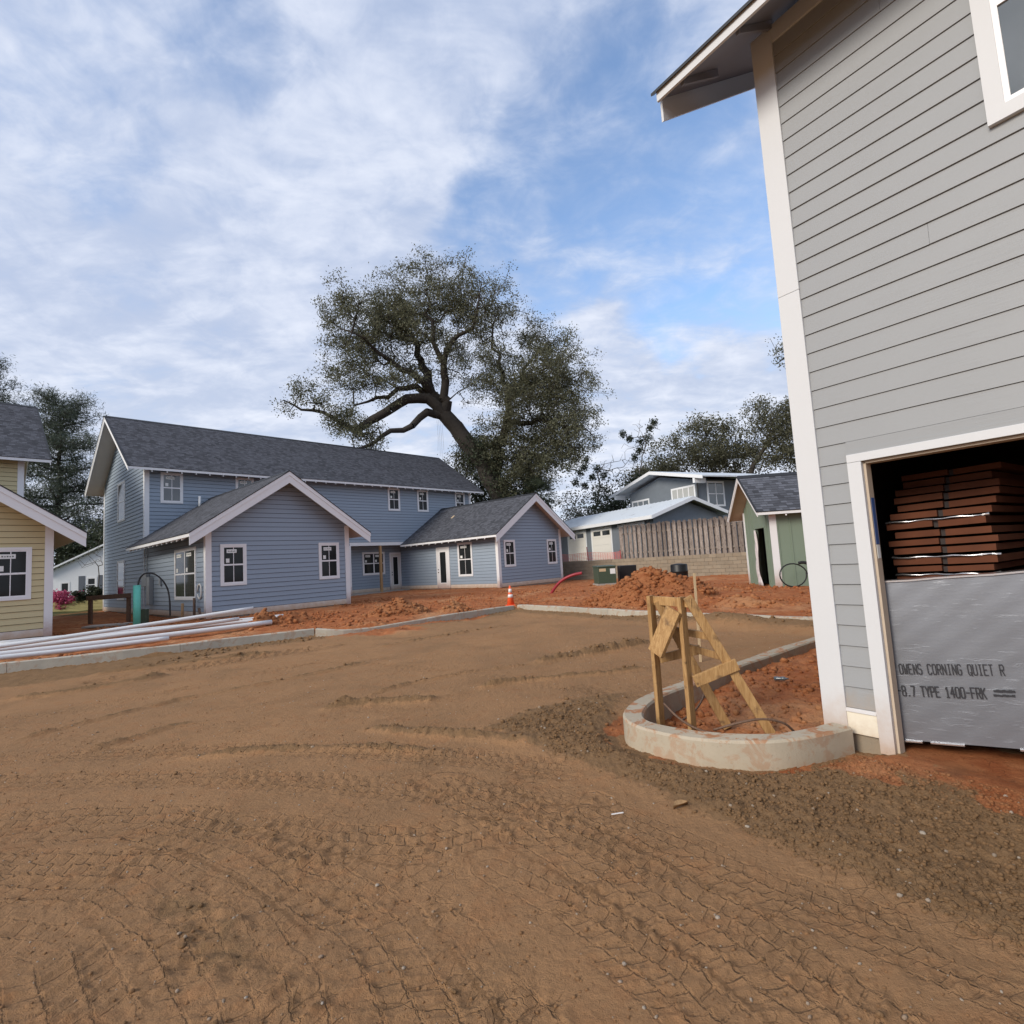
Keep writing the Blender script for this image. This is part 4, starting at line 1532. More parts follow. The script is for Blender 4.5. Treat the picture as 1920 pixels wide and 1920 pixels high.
# shell of the garage
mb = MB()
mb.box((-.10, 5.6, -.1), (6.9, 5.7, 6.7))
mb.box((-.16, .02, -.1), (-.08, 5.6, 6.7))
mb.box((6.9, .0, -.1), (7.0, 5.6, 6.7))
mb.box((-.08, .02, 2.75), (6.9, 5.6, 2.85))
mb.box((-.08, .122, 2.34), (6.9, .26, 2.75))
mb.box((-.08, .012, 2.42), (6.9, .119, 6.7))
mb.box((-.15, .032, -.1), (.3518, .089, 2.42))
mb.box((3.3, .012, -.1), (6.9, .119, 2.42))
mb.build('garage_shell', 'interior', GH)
mb = MB()
mb.box((-.15, .25, -.40), (6.95, 5.65, -.22))
mb.box((-.17, .0, -.40), (.3515, .031, .02))
mb.build('foundation', 'block_stone', GH)
# roof of the grey house: eave along this wall, end gable over the far corner
ge, gs = 6.50, .667
EO = .66                # eave overhang
RX0, RX1 = -.90, 7.6
def gzr(o):              # top of roof at outward distance o (negative inside)
    return ge + gs * (EO - o)
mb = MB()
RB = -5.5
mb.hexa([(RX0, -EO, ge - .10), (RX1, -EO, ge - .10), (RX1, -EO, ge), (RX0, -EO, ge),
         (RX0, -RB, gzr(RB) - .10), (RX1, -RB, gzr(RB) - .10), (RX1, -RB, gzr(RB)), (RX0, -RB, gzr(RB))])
GRF = mb.build('roof', 'soffit_shaded', GH)
mb = MB()
mb.hexa([(RX0, -RB, gzr(RB) - .10), (RX1, -RB, gzr(RB) - .10), (RX1, -RB, gzr(RB)), (RX0, -RB, gzr(RB)),
         (RX0, 11.6, ge - .10), (RX1, 11.6, ge - .10), (RX1, 11.6, ge), (RX0, 11.6, ge)])
mb.build('roof', 'soffit', GH)
mb = MB()
uv = []
n = 36
for i in range(n):
    o0, o1 = EO + .05 - (EO + .05 - RB) * (i + 1) / n, EO + .05 - (EO + .05 - RB) * i / n
    z0, z1 = gzr(o0) + .006, gzr(o1) + .018
    k = len(mb.v)
    mb.v += [(RX0 - .05, -o0, z0), (RX1, -o0, z0), (RX1, -o1, z1), (RX0 - .05, -o1, z1), (RX0 - .05, -o1, z1 - .016), (RX1, -o1, z1 - .016)]
    mb.f += [(k, k + 1, k + 2, k + 3), (k + 3, k + 2, k + 5, k + 4)]
    uv += [(0, i * .143), (8.5, i * .143), (8.5, i * .143 - .14), (0, i * .143 - .14)] + [(0, 0), (8.5, 0), (8.5, .01), (0, .01)]
mb.uv = uv
kind(mb.build('shingles', 'shingle', GRF), 'stuff')
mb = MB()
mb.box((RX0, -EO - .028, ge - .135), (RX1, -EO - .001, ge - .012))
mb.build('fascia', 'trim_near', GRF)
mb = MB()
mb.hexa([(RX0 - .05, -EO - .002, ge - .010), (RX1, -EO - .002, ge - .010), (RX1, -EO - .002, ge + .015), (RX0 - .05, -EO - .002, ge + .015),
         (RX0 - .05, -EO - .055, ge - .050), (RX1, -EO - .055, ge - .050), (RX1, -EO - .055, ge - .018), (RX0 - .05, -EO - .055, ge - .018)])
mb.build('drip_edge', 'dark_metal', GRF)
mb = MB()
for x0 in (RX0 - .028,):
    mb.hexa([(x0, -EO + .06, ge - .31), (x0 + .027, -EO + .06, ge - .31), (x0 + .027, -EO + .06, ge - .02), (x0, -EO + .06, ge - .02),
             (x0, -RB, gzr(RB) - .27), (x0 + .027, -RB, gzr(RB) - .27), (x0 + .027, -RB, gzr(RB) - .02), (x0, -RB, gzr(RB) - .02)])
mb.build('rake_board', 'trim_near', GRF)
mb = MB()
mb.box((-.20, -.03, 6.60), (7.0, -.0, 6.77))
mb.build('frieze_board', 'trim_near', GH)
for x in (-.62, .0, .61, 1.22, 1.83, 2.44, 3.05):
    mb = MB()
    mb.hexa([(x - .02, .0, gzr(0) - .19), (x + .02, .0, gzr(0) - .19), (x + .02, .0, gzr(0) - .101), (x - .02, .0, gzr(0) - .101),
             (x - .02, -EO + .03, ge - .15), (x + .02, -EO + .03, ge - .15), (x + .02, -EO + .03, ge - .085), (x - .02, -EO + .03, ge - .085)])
    mb.build('rafter_tail', 'soffit_shaded', GRF)
mb = MB()
mb.prism([(-.15, .02, 6.4), (-.15, 10.9, 6.4), (-.15, 5.5, 10.2)], (.05, 0, 0))
mb.build('gable_wall', 'paint_grey', GH)

# foil-faced insulation board leaning in the opening, and the packs stacked behind it
def g2w(x, y, z):
    c, s = math.cos(GR_RZ), math.sin(GR_RZ)
    return (GC.x + x * c - y * s, GC.y + x * s + y * c, z)


GLY = {'O': [[(0, .15), (0, .85), (.2, 1), (.8, 1), (1, .85), (1, .15), (.8, 0), (.2, 0), (0, .15)]], 'W': [[(0, 1), (.2, 0), (.5, .55), (.8, 0), (1, 1)]],
       'E': [[(1, 0), (0, 0), (0, 1), (1, 1)], [(0, .5), (.8, .5)]], 'N': [[(0, 0), (0, 1), (1, 0), (1, 1)]],
       'S': [[(0, .12), (.2, 0), (.8, 0), (1, .15), (1, .4), (.8, .52), (.2, .52), (0, .65), (0, .87), (.2, 1), (.8, 1), (1, .88)]],
       'C': [[(1, .15), (.8, 0), (.2, 0), (0, .15), (0, .85), (.2, 1), (.8, 1), (1, .85)]], 'R': [[(0, 0), (0, 1), (.8, 1), (1, .85), (1, .62), (.8, .5), (0, .5)], [(.45, .5), (1, 0)]],
       'I': [[(.5, 0), (.5, 1)], [(.2, 0), (.8, 0)], [(.2, 1), (.8, 1)]], 'G': [[(1, .85), (.8, 1), (.2, 1), (0, .85), (0, .15), (.2, 0), (.8, 0), (1, .15), (1, .48), (.6, .48)]],
       'Q': [[(0, .15), (0, .85), (.2, 1), (.8, 1), (1, .85), (1, .15), (.8, 0), (.2, 0), (0, .15)], [(.6, .25), (1.05, -.08)]], 'U': [[(0, 1), (0, .15), (.2, 0), (.8, 0), (1, .15), (1, 1)]],
       'T': [[(.5, 0), (.5, 1)], [(0, 1), (1, 1)]], '-': [[(.1, .5), (.9, .5)]], '8': [[(.2, .52), (0, .65), (0, .88), (.2, 1), (.8, 1), (1, .88), (1, .65), (.8, .52), (.2, .52), (0, .38), (0, .12), (.2, 0), (.8, 0), (1, .12), (1, .38), (.8, .52)]],
       '.': [[(.45, 0), (.55, .06)]], '7': [[(0, 1), (1, 1), (.4, 0)]], 'Y': [[(0, 1), (.5, .5), (1, 1)], [(.5, .5), (.5, 0)]], 'P': [[(0, 0), (0, 1), (.8, 1), (1, .85), (1, .62), (.8, .48), (0, .48)]],
       '1': [[(.2, .8), (.5, 1), (.5, 0)], [(.2, 0), (.8, 0)]], '4': [[(.75, 0), (.75, 1), (0, .35), (1, .35)]], '0': [[(0, .15), (0, .85), (.2, 1), (.8, 1), (1, .85), (1, .15), (.8, 0), (.2, 0), (0, .15)]],
       'F': [[(0, 0), (0, 1), (1, 1)], [(0, .5), (.8, .5)]], 'K': [[(0, 0), (0, 1)], [(1, 1), (0, .45)], [(.3, .6), (1, 0)]]}


def lettering(mb, text, x, z, w, h, adv, y, t, xmin=-9):
    for ch in text:
        for pl in GLY.get(ch, []):
            for a, b in zip(pl[:-1], pl[1:]):
                p, q = Vector((x + a[0] * w, z + a[1] * h)), Vector((x + b[0] * w, z + b[1] * h))
                if min(p.x, q.x) < xmin:
                    continue
                d = (q - p)
                if d.length < 1e-6:
                    continue
                d.normalize()
                n = Vector((-d.y, d.x)) * t / 2
                e = d * t * .35
                c = [p - e - n, q + e - n, q + e + n, p - e + n]
                mb.prism([(k.x, y, k.y) for k in c], (0, -.0012 - .0002 * (len(mb.v) % 5), 0))
        x += adv


# the board stands turned a little into the bay, its near end propped higher
PB = thing('insulation_board', 'silver foil-faced insulation board with black lettering propped in the garage bay', 'insulation board', g2w(.338, .145, 1.285), 0)
PB.rotation_euler = (0, -R(3.5), GR_RZ + R(16))
nx_, nz_ = 64, 36
X0_, LB, HB = -.16, 2.45, 1.31
vs_, fs_ = [], []
for j in range(nz_ + 1):
    for i in range(nx_ + 1):
        x, z = X0_ + LB * i / nx_, -HB + HB * j / nz_
        yy = .0010 * math.sin(x * 9 + z * 7) + .0006 * math.sin(x * 23 - z * 31) + .002 * math.sin(x * 2.1 + 1)
        vs_.append((x, yy, z))
for j in range(nz_):
    for i in range(nx_):
        a = j * (nx_ + 1) + i
        fs_.append((a, a + 1, a + nx_ + 2, a + nx_ + 1))
MB().add(vs_, fs_).build('foil_face', 'foil', PB, True)
mb = MB()
mb.box((X0_, .016, -HB), (X0_ + LB, .055, 0))
mb.build('board_core', 'cardboard', PB)
mb = MB()
for i in range(14):
    x0, x1 = X0_ + LB * i / 14, X0_ + LB * (i + 1) / 14
    d0, d1 = .003 * math.sin(i * 2.3), .003 * math.sin((i + 1) * 2.3)
    mb.hexa([(x0, -.014, d0), (x1, -.014, d1), (x1, .06, d1 + .004), (x0, .06, d0 + .004),
             (x0, -.014, .014 + d0), (x1, -.014, .014 + d1), (x1, .06, .020 + d1), (x0, .06, .020 + d0)])
mb.build('folded_edge', 'foil_edge', PB)
mb = MB()
for i in range(9):
    if i in (2, 5):
        continue
    x0, x1 = X0_ + LB * i / 9, X0_ + LB * (i + .8) / 9
    mb.box((x0, -.016, -HB - .012), (x1, .05, -HB - .001))
mb.build('folded_edge', 'foil_edge', PB)
for txt, x, z, w_, adv, th in (('OWENS CORNING QUIET R', -.003, -.765, .0215, .0322, .0072), ('R-8.7 TYPE 1400-FRK', -.077, -.945, .0225, .0322, .0090)):
    for ch in txt:
        if ch != ' ':
            mb = MB()
            lettering(mb, ch, x, z, w_, .080, adv, -.010, th)
            mb.build('printed_letter', 'ink', PB)
        x += adv
mb = MB()
for k in range(7):        # two short smudged lines of small print, unreadable
    mb.box((.575 + .018 * k, -.0112, -.892 - .001 * (k % 3)), (.575 + .018 * k + .0185, -.010, -.876 + .003 * (k % 2)))
    mb.box((.570 + .018 * k, -.0112, -.925 + .002 * (k % 2)), (.570 + .018 * k + .0185, -.010, -.908 - .002 * (k % 3)))
mb.build('smudged_print', 'ink', PB)

ordn = ['lowest', 'second lowest', 'third lowest', 'fourth from the bottom', 'fifth from the bottom', 'sixth from the bottom', 'seventh from the bottom', 'sixth from the top', 'fifth from the top',
        'fourth from the top', 'third from the top', 'second from the top', 'topmost']
z = 1.27
rg = random.Random(3)
for k in range(13):
    h = .046 + .012 * rg.random()
    x0 = .27 + .06 * rg.random()
    x1 = .98 + .08 * rg.random()
    y0 = .50 + .05 * rg.random() + .06 * max(0, k - 6)
    t = thing('insulation_pack', 'brown insulation pack, %s in the pile behind the foil board' % ordn[k], 'insulation pack', g2w(0, 0, 0), GR_RZ, 'packs piled in the garage bay')
    if k == 0:
        for q in range(12):
            mb = MB()
            mb.box((.40, .75, -.05 + q * .108), (1.9, 2.9, -.05 + q * .108 + .102))
            mb.build('support_board', 'cardboard', t)
    tilt = .010 * rg.random()
    for (a, b_) in ((x0, x0 + (x1 - x0) * .49), (x0 + (x1 - x0) * .55, x1)):
        mb = MB()
        mb.hexa([(a, y0, z), (b_, y0, z + tilt), (b_, y0, z + h + tilt), (a, y0, z + h), (a, y0 + 2.3, z), (b_, y0 + 2.3, z + tilt), (b_, y0 + 2.3, z + h + tilt), (a, y0 + 2.3, z + h)])
        mb.build('board', 'cardboard', t)
    mb = MB()
    mb.box((x0 + (x1 - x0) * .49 + .002, y0 + .03, z), (x0 + (x1 - x0) * .55 - .002, y0 + 2.2, z + h))
    mb.build('strap', 'strap', t)
    if k in (0, 2, 6):
        mb = MB()
        pts = [(x0 - .0 + (x1 - x0 + .03) * i / 12, y0 - .012 - .01 * math.sin(i), z + h + .010 + tilt * i / 12 + .004 * math.sin(i * 1.7 + k)) for i in range(13)]
        mb.tube(pts, [.004 + .005 * abs(math.sin(i * .9 + k)) + (.007 if i in (0, 12) else 0) for i in range(13)], 6)
        mb.build('foil_lip', 'foil_edge', t, True)
        z += .016
    z += h + .016 + .008 * rg.random()

# ------------------------------------------------------------------ green shed
SH_RZ = R(-7)
SHC = (8.72, 18.5)
SH = thing('green_shed', 'small sage green board-and-batten shed with doorway and dark roof', 'shed', (SHC[0], SHC[1], 0), SH_RZ)
SW, SLN = 2.9, 5.5          # gable width, length to the right
sez = 3.02
srz = 4.30
mb = MB()                   # walls: long side (front), gable side with a doorway
mb.box((0, 0, .22), (SLN, .10, sez))
mb.box((0, SW - .10, .22), (SLN, SW, sez))
mb.box((SLN - .1, .1, .22), (SLN, SW - .1, sez))
D0, D1, DZ = .62, 1.66, 2.34
mb.box((0, .10, .22), (.1, D0, sez))
mb.box((0, D1, .22), (.1, SW - .10, sez))
mb.box((0, D0, DZ), (.1, D1, sez))
mb.prism([(0, .0, sez), (0, SW, sez), (0, SW / 2, srz - .12)], (.1, 0, 0))
mb.prism([(SLN - .1, .0, sez), (SLN - .1, SW, sez), (SLN - .1, SW / 2, srz - .12)], (.1, 0, 0))
mb.build('wall', 'paint_green', SH)
mb = MB()
mb.box((.1, .1, .2), (SLN - .1, SW - .1, .26))
mb.build('floor', 'interior', SH)
mb = MB()
mb.box((.6, .1, .26), (.7, SW - .1, sez))
mb.build('inner_wall', 'interior', SH)
for k in range(13):
    mb = MB()
    x = .20 + .41 * k
    mb.box((x, -.02, .24), (x + .045, -.001, sez))
    mb.build('batten', 'paint_green', SH)
for yv in (.36, 1.92, 2.35, 2.7):
    mb = MB()
    mb.box((-.02, yv, .24), (-.001, yv + .045, sez + .3))
    mb.build('batten', 'paint_green', SH)
mb = MB()
for (a, b_) in ((D0 - .07, D0), (D1, D1 + .07)):
    mb.box((-.022, a, .24), (-.001, b_, DZ + .07))
mb.box((-.022, D0, DZ), (-.001, D1, DZ + .07))
mb.build('door_casing', 'paint_green', SH)
mb = MB()
mb.box((-.03, -.034, .2), (.19, -.001, sez))
mb.build('corner_board', 'trim_low', SH)
mb = MB()
mb.box((-.034, SW - .10, .2), (-.001, SW + .02, sez))
mb.build('corner_board', 'trim_low', SH)
mb = MB()
mb.box((-.03, -.03, .0), (SLN, SW + .03, .22))
mb.build('foundation', 'concrete_slab', SH)
gable_roof(SH, 'x', SW / 2, -.48, SLN + .4, srz, SW / 2 + .36, .80, rake_ends=(0,), rake=.17, tails=1.2, tail_sides=(-1,), mat='shingle_shed', thick=.10, fas=.10, soff='soffit_wood')
mb = MB()          # house wrap sheet hanging in the doorway
vs_, fs_ = [], []
for j in range(15):
    for i in range(7):
        zz = DZ - .05 - (DZ - .35) * j / 14
        wd_ = .10 + .25 * (j / 14) + .55 * max(0, j / 14 - .7)
        yy = D1 - .02 - wd_ * i / 6
        vs_.append((-.03 + .04 * math.sin(i * 2.1 + j * .5) - .05 * (j / 14), yy, zz))
for j in range(14):
    for i in range(6):
        a = j * 7 + i
        fs_.append((a, a + 1, a + 8, a + 7))
mb.add(vs_, fs_)
hw_ = tag(mb.build('house_wrap', 'wrap_white', None, True), 'pale sheet of house wrap hanging in the shed doorway', 'sheet')
hw_.location = (SHC[0], SHC[1], 0)
hw_.rotation_euler = (0, 0, SH_RZ)
sol = hw_.modifiers.new('thickness', 'SOLIDIFY')
sol.thickness = .006
mb = MB()
mb.box((2.55, -.10, 1.05), (2.95, -.02, 2.1))
eb = tag(mb.build('panel_cover', 'transformer_green', None, bev=.01), 'greenish plastic-wrapped panel box on the shed front', 'panel box')
eb.location = (SHC[0], SHC[1], 0)
eb.rotation_euler = (0, 0, SH_RZ)

# ------------------------------------------------------------------ block retaining wall and board fence
RW = thing('retaining_wall', 'low tan block retaining wall below the board fence', 'wall', (*b2w(RET_U, 0), 0), BLUE_RZ)
rg = random.Random(5)
CH = .20
bl_ = {}
for rr in range(8):
    z0 = -.13 + rr * CH
    v = -13.2 + (.22 if rr % 2 else 0)
    while v < 5.0:
        ln = .44
        tv = rg.randint(0, 3)
        if tv not in bl_:
            mb = MB()
            j = [.004 + .012 * rg.random() for _ in range(4)]
            mb.hexa([(j[0], .004, .004), (j[1], .436, .004), (j[2], .436, CH - .006), (j[3], .004, CH - .006), (.32, .0, .0), (.32, .44, .0), (.32, .44, CH), (.32, .0, CH)])
            o = mb.build('wall_block', 'block_stone', RW)
            bl_[tv] = o
        else:
            o = bl_[tv].copy()
            COL.objects.link(o)
            o.parent = RW
        o.location = (.012 * rr + .01 * rg.random(), v, z0)
        v += ln + .001
        if rr < 2 and v > 1.5:
            break

FE = thing('board_fence', 'weathered grey vertical board fence on the block wall', 'fence', (*b2w(RET_U + .75, 0), 0), BLUE_RZ)
v = -11.9
k = 0
while v < -2.75:
    wd_ = .17 + .06 * rg.random()
    top = 3.36 + .12 * rg.random() + .012 * (v + 12)
    back = k % 2
    mb = MB()
    xx = .0 if back == 0 else .16
    yo = (rg.random() - .5) * .03
    mb.add([(xx, v, 1.40), (xx, v + wd_, 1.40), (xx, v + wd_ + yo, top - .05 * rg.random()), (xx, v + yo + wd_ * .5, top), (xx, v + yo, top - .08 * rg.random()),
            (xx + .02, v, 1.40), (xx + .02, v + wd_, 1.40), (xx + .02, v + wd_ + yo, top - .05), (xx + .02, v + yo + wd_ * .5, top), (xx + .02, v + yo, top - .06)],
           [(0, 1, 2, 3, 4), (9, 8, 7, 6, 5), (0, 5, 6, 1), (1, 6, 7, 2), (2, 7, 8, 3), (3, 8, 9, 4), (4, 9, 5, 0)])
    mb.build('fence_board', 'fence_wood', FE)
    v += wd_ * .80
    k += 1
for zz in (1.75, 2.95):
    mb = MB()
    mb.box((.082, -11.9, zz), (.14, -2.75, zz + .09))
    mb.build('rail', 'fence_wood', FE)

# ------------------------------------------------------------------ neighbour's slate-blue house
d1 = Vector((-.42, .907))
NK = Vector((9.3, 36.0))
NH = thing('neighbour_house', 'slate-blue house with pale metal roofs and garage doors behind the fence', 'house', (NK.x, NK.y, 0), math.atan2(-.907, .42))
# local x = towards the camera along the garage front, local y = into the house (right)
NW = Wall((-16, 0), (0, 0))
GL_ = 16.0
mb = MB()
mb.box((-GL_, 0, 1.2), (0, 6.2, 4.05))
mb.prism([(-GL_, 0, 4.05), (-GL_, 6.2, 4.05), (-GL_, 3.1, 5.1)], (GL_ - .05, 0, 0))
mb.build('garage_walls', 'neighbour_paint', NH)
def metal_roof(h0, zr, c, half, x0, x1, sl):
    mb = MB()
    for sd in (-1, 1):
        ze = zr - sl * half
        mb.hexa([(x0, c, zr - .06), (x0, c + sd * half, ze - .06), (x0, c + sd * half, ze), (x0, c, zr), (x1, c, zr - .06), (x1, c + sd * half, ze - .06), (x1, c + sd * half, ze), (x1, c, zr)])
    r_ = mb.build('roof', 'metal_roof', NH)
    for k in range(int((x1 - x0) / .45)):
        x = x0 + .2 + k * .45
        mb = MB()
        ze = zr - sl * half
        mb.hexa([(x, c, zr - .01), (x + .03, c, zr - .01), (x + .03, c, zr + .03), (x, c, zr + .03), (x, c - half, ze - .01), (x + .03, c - half, ze - .01), (x + .03, c - half, ze + .03), (x, c - half, ze + .03)])
        mb.build('roof_seam', 'metal_roof', r_)
    ze = zr - sl * half
    mb = MB()
    mb.box((x0, c - half - .03, ze - .24), (x1, c - half - .002, ze - .01))
    mb.build('fascia', 'cottage_white', r_)
    for sd in (-1, 1):
        mb = MB()
        mb.hexa([(x1 + .002, c, zr - .26), (x1 + .002, c + sd * half, ze - .24), (x1 + .002, c + sd * half, ze - .01), (x1 + .002, c, zr - .01),
                 (x1 + .03, c, zr - .26), (x1 + .03, c + sd * half, ze - .24), (x1 + .03, c + sd * half, ze - .01), (x1 + .03, c, zr - .01)])
        mb.build('rake_board', 'cottage_white', r_)
metal_roof(0, 5.42, 3.1, 3.65, -GL_ - .3, .55, .34)
for (a0, a1) in ((GL_ - 11.2, GL_ - 8.25), (GL_ - 7.55, GL_ - 4.75)):
    mb = MB()
    NW.box(mb, a0, a1, .01, .05, 1.4, 3.92)
    gd = mb.build('garage_door', 'cottage_white', NH)
    for i in range(4):
        mb = MB()
        NW.box(mb, a0 + .18, a1 - .12, .05, .075, 1.45 + .56 * i, 1.45 + .56 * i + .545)
        mb.build('door_panel', 'garage_white', gd)
    for i in range(2):
        mb = MB()
        q = a0 + .42 + 1.22 * i
        NW.box(mb, q, q + .95, .076, .085, 3.28, 3.62)
        mb.build('pane', 'glass', gd)
mb = MB()
NW.box(mb, GL_ - 4.0, GL_ - .9, .01, .05, 3.72, 3.9)
mb.build('door_header', 'cottage_white', NH)
# upper storey, gable towards the garage front, set back
UX0, UX1, UY0 = -9.7, -1.6, 5.6
uc = (UX0 + UX1) / 2
mb = MB()
mb.box((UX0, UY0, 1.2), (UX1, UY0 + 9, 6.9))
mb.prism([(UX0, UY0, 6.9), (UX1, UY0, 6.9), (uc, UY0, 7.75)], (0, 9, 0))
mb.build('upper_walls', 'neighbour_paint', NH)
for sd in (-1, 1):
    half = 5.7
    zr, ze = 8.22, 8.22 - .22 * half
    mb = MB()
    y0, y1 = UY0 - 1.0, UY0 + 9.5
    mb.hexa([(uc, y0, zr - .1), (uc + sd * half, y0, ze - .1), (uc + sd * half, y0, ze), (uc, y0, zr), (uc, y1, zr - .1), (uc + sd * half, y1, ze - .1), (uc + sd * half, y1, ze), (uc, y1, zr)])
    r_ = mb.build('roof', 'metal_roof', NH)
    mb = MB()
    mb.hexa([(uc, y0 - .03, zr - .26), (uc + sd * half, y0 - .03, ze - .24), (uc + sd * half, y0 - .03, ze - .01), (uc, y0 - .03, zr - .01),
             (uc, y0 - .002, zr - .26), (uc + sd * half, y0 - .002, ze - .24), (uc + sd * half, y0 - .002, ze - .01), (uc, y0 - .002, zr - .01)])
    mb.build('rake_board', 'cottage_white', r_)
    mb = MB()
    mb.box((uc + sd * (half - .9) - .1, y0, ze - .42), (uc + sd * (half - .9) + .1, UY0 + .05, ze - .06))
    mb.build('beam', 'cottage_white', r_)
UW = Wall((UX0, UY0), (UX1, UY0))
window(NH, UW, .3, 2.6, 4.7, 6.25, cas=.1, cols=3, munt=False, stick=False, trim='cottage_white', glass='glass_pale')
window(NH, UW, 5.3, 7.9, 4.7, 6.6, cas=.1, cols=4, munt=False, stick=False, trim='cottage_white', glass='curtain')
UR = Wall((UX1, UY0), (UX1, UY0 + 9))
window(NH, UR, .9, 2.6, 4.9, 6.8, cas=.1, cols=2, munt=False, stick=False, trim='cottage_white', glass='glass_pale')
mb = MB()
mb.tube([(UX1 + .1, UY0 - .1, 6.6), (UX1 + .1, UY0 - .1, 4.9)], .06, 8)
mb.build('downpipe', 'dark_metal', NH)

# ------------------------------------------------------------------ white cottage far left
WC = thing('white_cottage', 'white clapboard cottage with dark shutters between the new houses', 'house', (-36.2, 42.6, .2), R(18))
CW = Wall((0, 0), (9, 0))
z = .2
while z < 4.5:
    zl = max(0, (z - 2.85) / .5)
    if 9 - 2 * zl > .3:
        mb = MB()
        CW.box(mb, 0 + zl, 9 - zl, 0, .03, z, z + .15)
        mb.build('siding_board', 'cottage_white', WC)
    z += .155
mb = MB()
mb.box((.02, .02, 0), (8.98, 7, 2.9))
mb.prism([(.02, .02, 2.9), (8.98, .02, 2.9), (4.5, .02, 5.1)], (0, 7, 0))
mb.build('wall_core', 'cottage_white', WC)
for sd in (-1, 1):
    mb = MB()
    mb.hexa([(4.5, -.4, 5.2), (4.5 + sd * 5.0, -.4, 2.7), (4.5 + sd * 5.0, -.4, 2.82), (4.5, -.4, 5.32), (4.5, 7.4, 5.2), (4.5 + sd * 5.0, 7.4, 2.7), (4.5 + sd * 5.0, 7.4, 2.82), (4.5, 7.4, 5.32)])
    mb.build('roof', 'cottage_white' if sd < 0 else 'shingle', WC)
window(WC, CW, 2.3, 3.05, 1.05, 2.30, cas=.12, munt=False, stick=False, base=.03)
window(WC, CW, .6, 1.25, .5, 2.0, cas=.08, munt=False, stick=False, base=.03)
for a in (1.82, 3.12):
    mb = MB()
    CW.box(mb, a, a + .42, .03, .07, .95, 2.4)
    mb.build('shutter', 'shutter', WC)

# ------------------------------------------------------------------ things lying and standing about the site
def wz(x, y, dz=0.0):
    return gz(x, y) + dz


# timber stand inside the island bed
ST = thing('timber_stand', 'rough pine stand of two braced posts inside the curved kerb', 'timber stand', (1.39, 5.75, 0))
p1, p2 = Vector((0, 0, 0)), Vector((.23, -.29, 0))
a1_, a2_ = Vector((.61, -.07, 0)), Vector((.92, -.34, 0))
TOP = 1.22
ax = (p2 - p1).normalized()
bx_ = Vector((.99, -.09, 0)).normalized()


def lumber(name, a, b, w_, h_, up, parent=ST, mat='pine_lumber'):
    return MB().bar(a, b, w_, h_, up, .10).build(name, mat, parent)


lumber('post', p1 + Vector((0, 0, -.2)), p1 + Vector((0, 0, TOP)), .088, .044, ax)
lumber('post', p2 + Vector((0, 0, -.2)), p2 + Vector((0, 0, TOP - .01)), .088, .044, ax)
off = ax * .046
lumber('diagonal_leg', p1 + off + Vector((.03, -.005, TOP - .06)), a1_ + off + Vector((0, 0, -.12)), .044, .088, bx_)
lumber('diagonal_leg', p2 + off + Vector((.02, -.005, TOP - .01)), a2_ + off + Vector((0, 0, -.12)), .044, .088, bx_)
lumber('top_rail', p1 - ax * .04 + bx_ * .045 + Vector((0, 0, TOP - .05)), p2 + ax * .07 + bx_ * .045 + Vector((0, 0, TOP - .07)), .040, .088, (0, 0, 1))
lumber('brace', p2 + ax * .07 + Vector((.00, 0, .40)), p2.lerp(a2_, .47) + ax * .095 + Vector((.07, 0, .55)), .038, .11, (0, 0, 1))
lumber('brace', p1 + ax * .05 + Vector((.0, 0, .58)), p1.lerp(a1_, .55) + ax * .07 + Vector((.06, 0, .66)), .038, .088, (0, 0, 1))
lumber('brace', p1.lerp(a1_, .30) + Vector((.0, .06, .86)), p2.lerp(a2_, .34) + Vector((.06, .02, .80)), .038, .07, (0, 0, 1))
lumber('brace', p1.lerp(a1_, .42) + Vector((.0, .06, .70)), p2.lerp(a2_, .47) + Vector((.06, .02, .60)), .038, .07, (0, 0, 1))
# the short wide offcut nailed slantwise across the posts
q0, q1 = Vector((-.04, -.18, .66)), Vector((.155, -.275, 1.09))
MB().bar(q0, q1, .04, .19, Vector((-.8, -.6, .45)).cross(q1 - q0), .06).build('offcut', 'pine_lumber', ST)
sk = tag(MB().bar((2.88, 8.95, -.2), (2.92, 9.0, 1.30), .035, .02, (0, 1, 0)).build('survey_stake', 'stake_wood'), 'thin pale survey stake behind the timber stand', 'stake')

# bed litter: bent cables, a crushed bottle
for pts, lab in (([(1.72, 5.15, .02), (1.9, 5.02, .11), (2.1, 4.98, .15), (2.3, 5.0, .10), (2.42, 5.06, -.02)], 'brown cable bowed up beside the kerb inside the island bed'),
                 ([(1.55, 5.55, .0), (1.75, 5.7, .05), (1.95, 6.0, .13), (2.05, 6.3, .20), (2.06, 6.4, .16)], 'bent cable rising behind the timber stand'),
                 ([(1.42, 5.68, .14), (1.5, 5.45, .04), (1.62, 5.25, -.01), (1.75, 5.15, -.02)], 'loose cable dropping from the kerb beside the front posts')):
    tag(MB().tube(smooth_poly(pts, 2), .011, 6).build('cable', 'brown_wood', None, True), lab, 'cable')
bt = MB()
bt.lathe([(.0, 0), (.032, .003), (.034, .05), (.028, .09), (.034, .13), (.033, .16), (.015, .20), (.013, .225), (.0, .226)], n=12)
bo = tag(bt.build('plastic_bottle', 'glass_pale', None, True), 'crushed clear plastic bottle lying on the red clay bed', 'bottle')
bo.location = (3.15, 7.0, float(land(np.array([3.15]), np.array([7.0]))[0][0]) + .03)
bo.rotation_euler = (R(86), 0, R(50))
bo.scale = (.75, .75, .75)

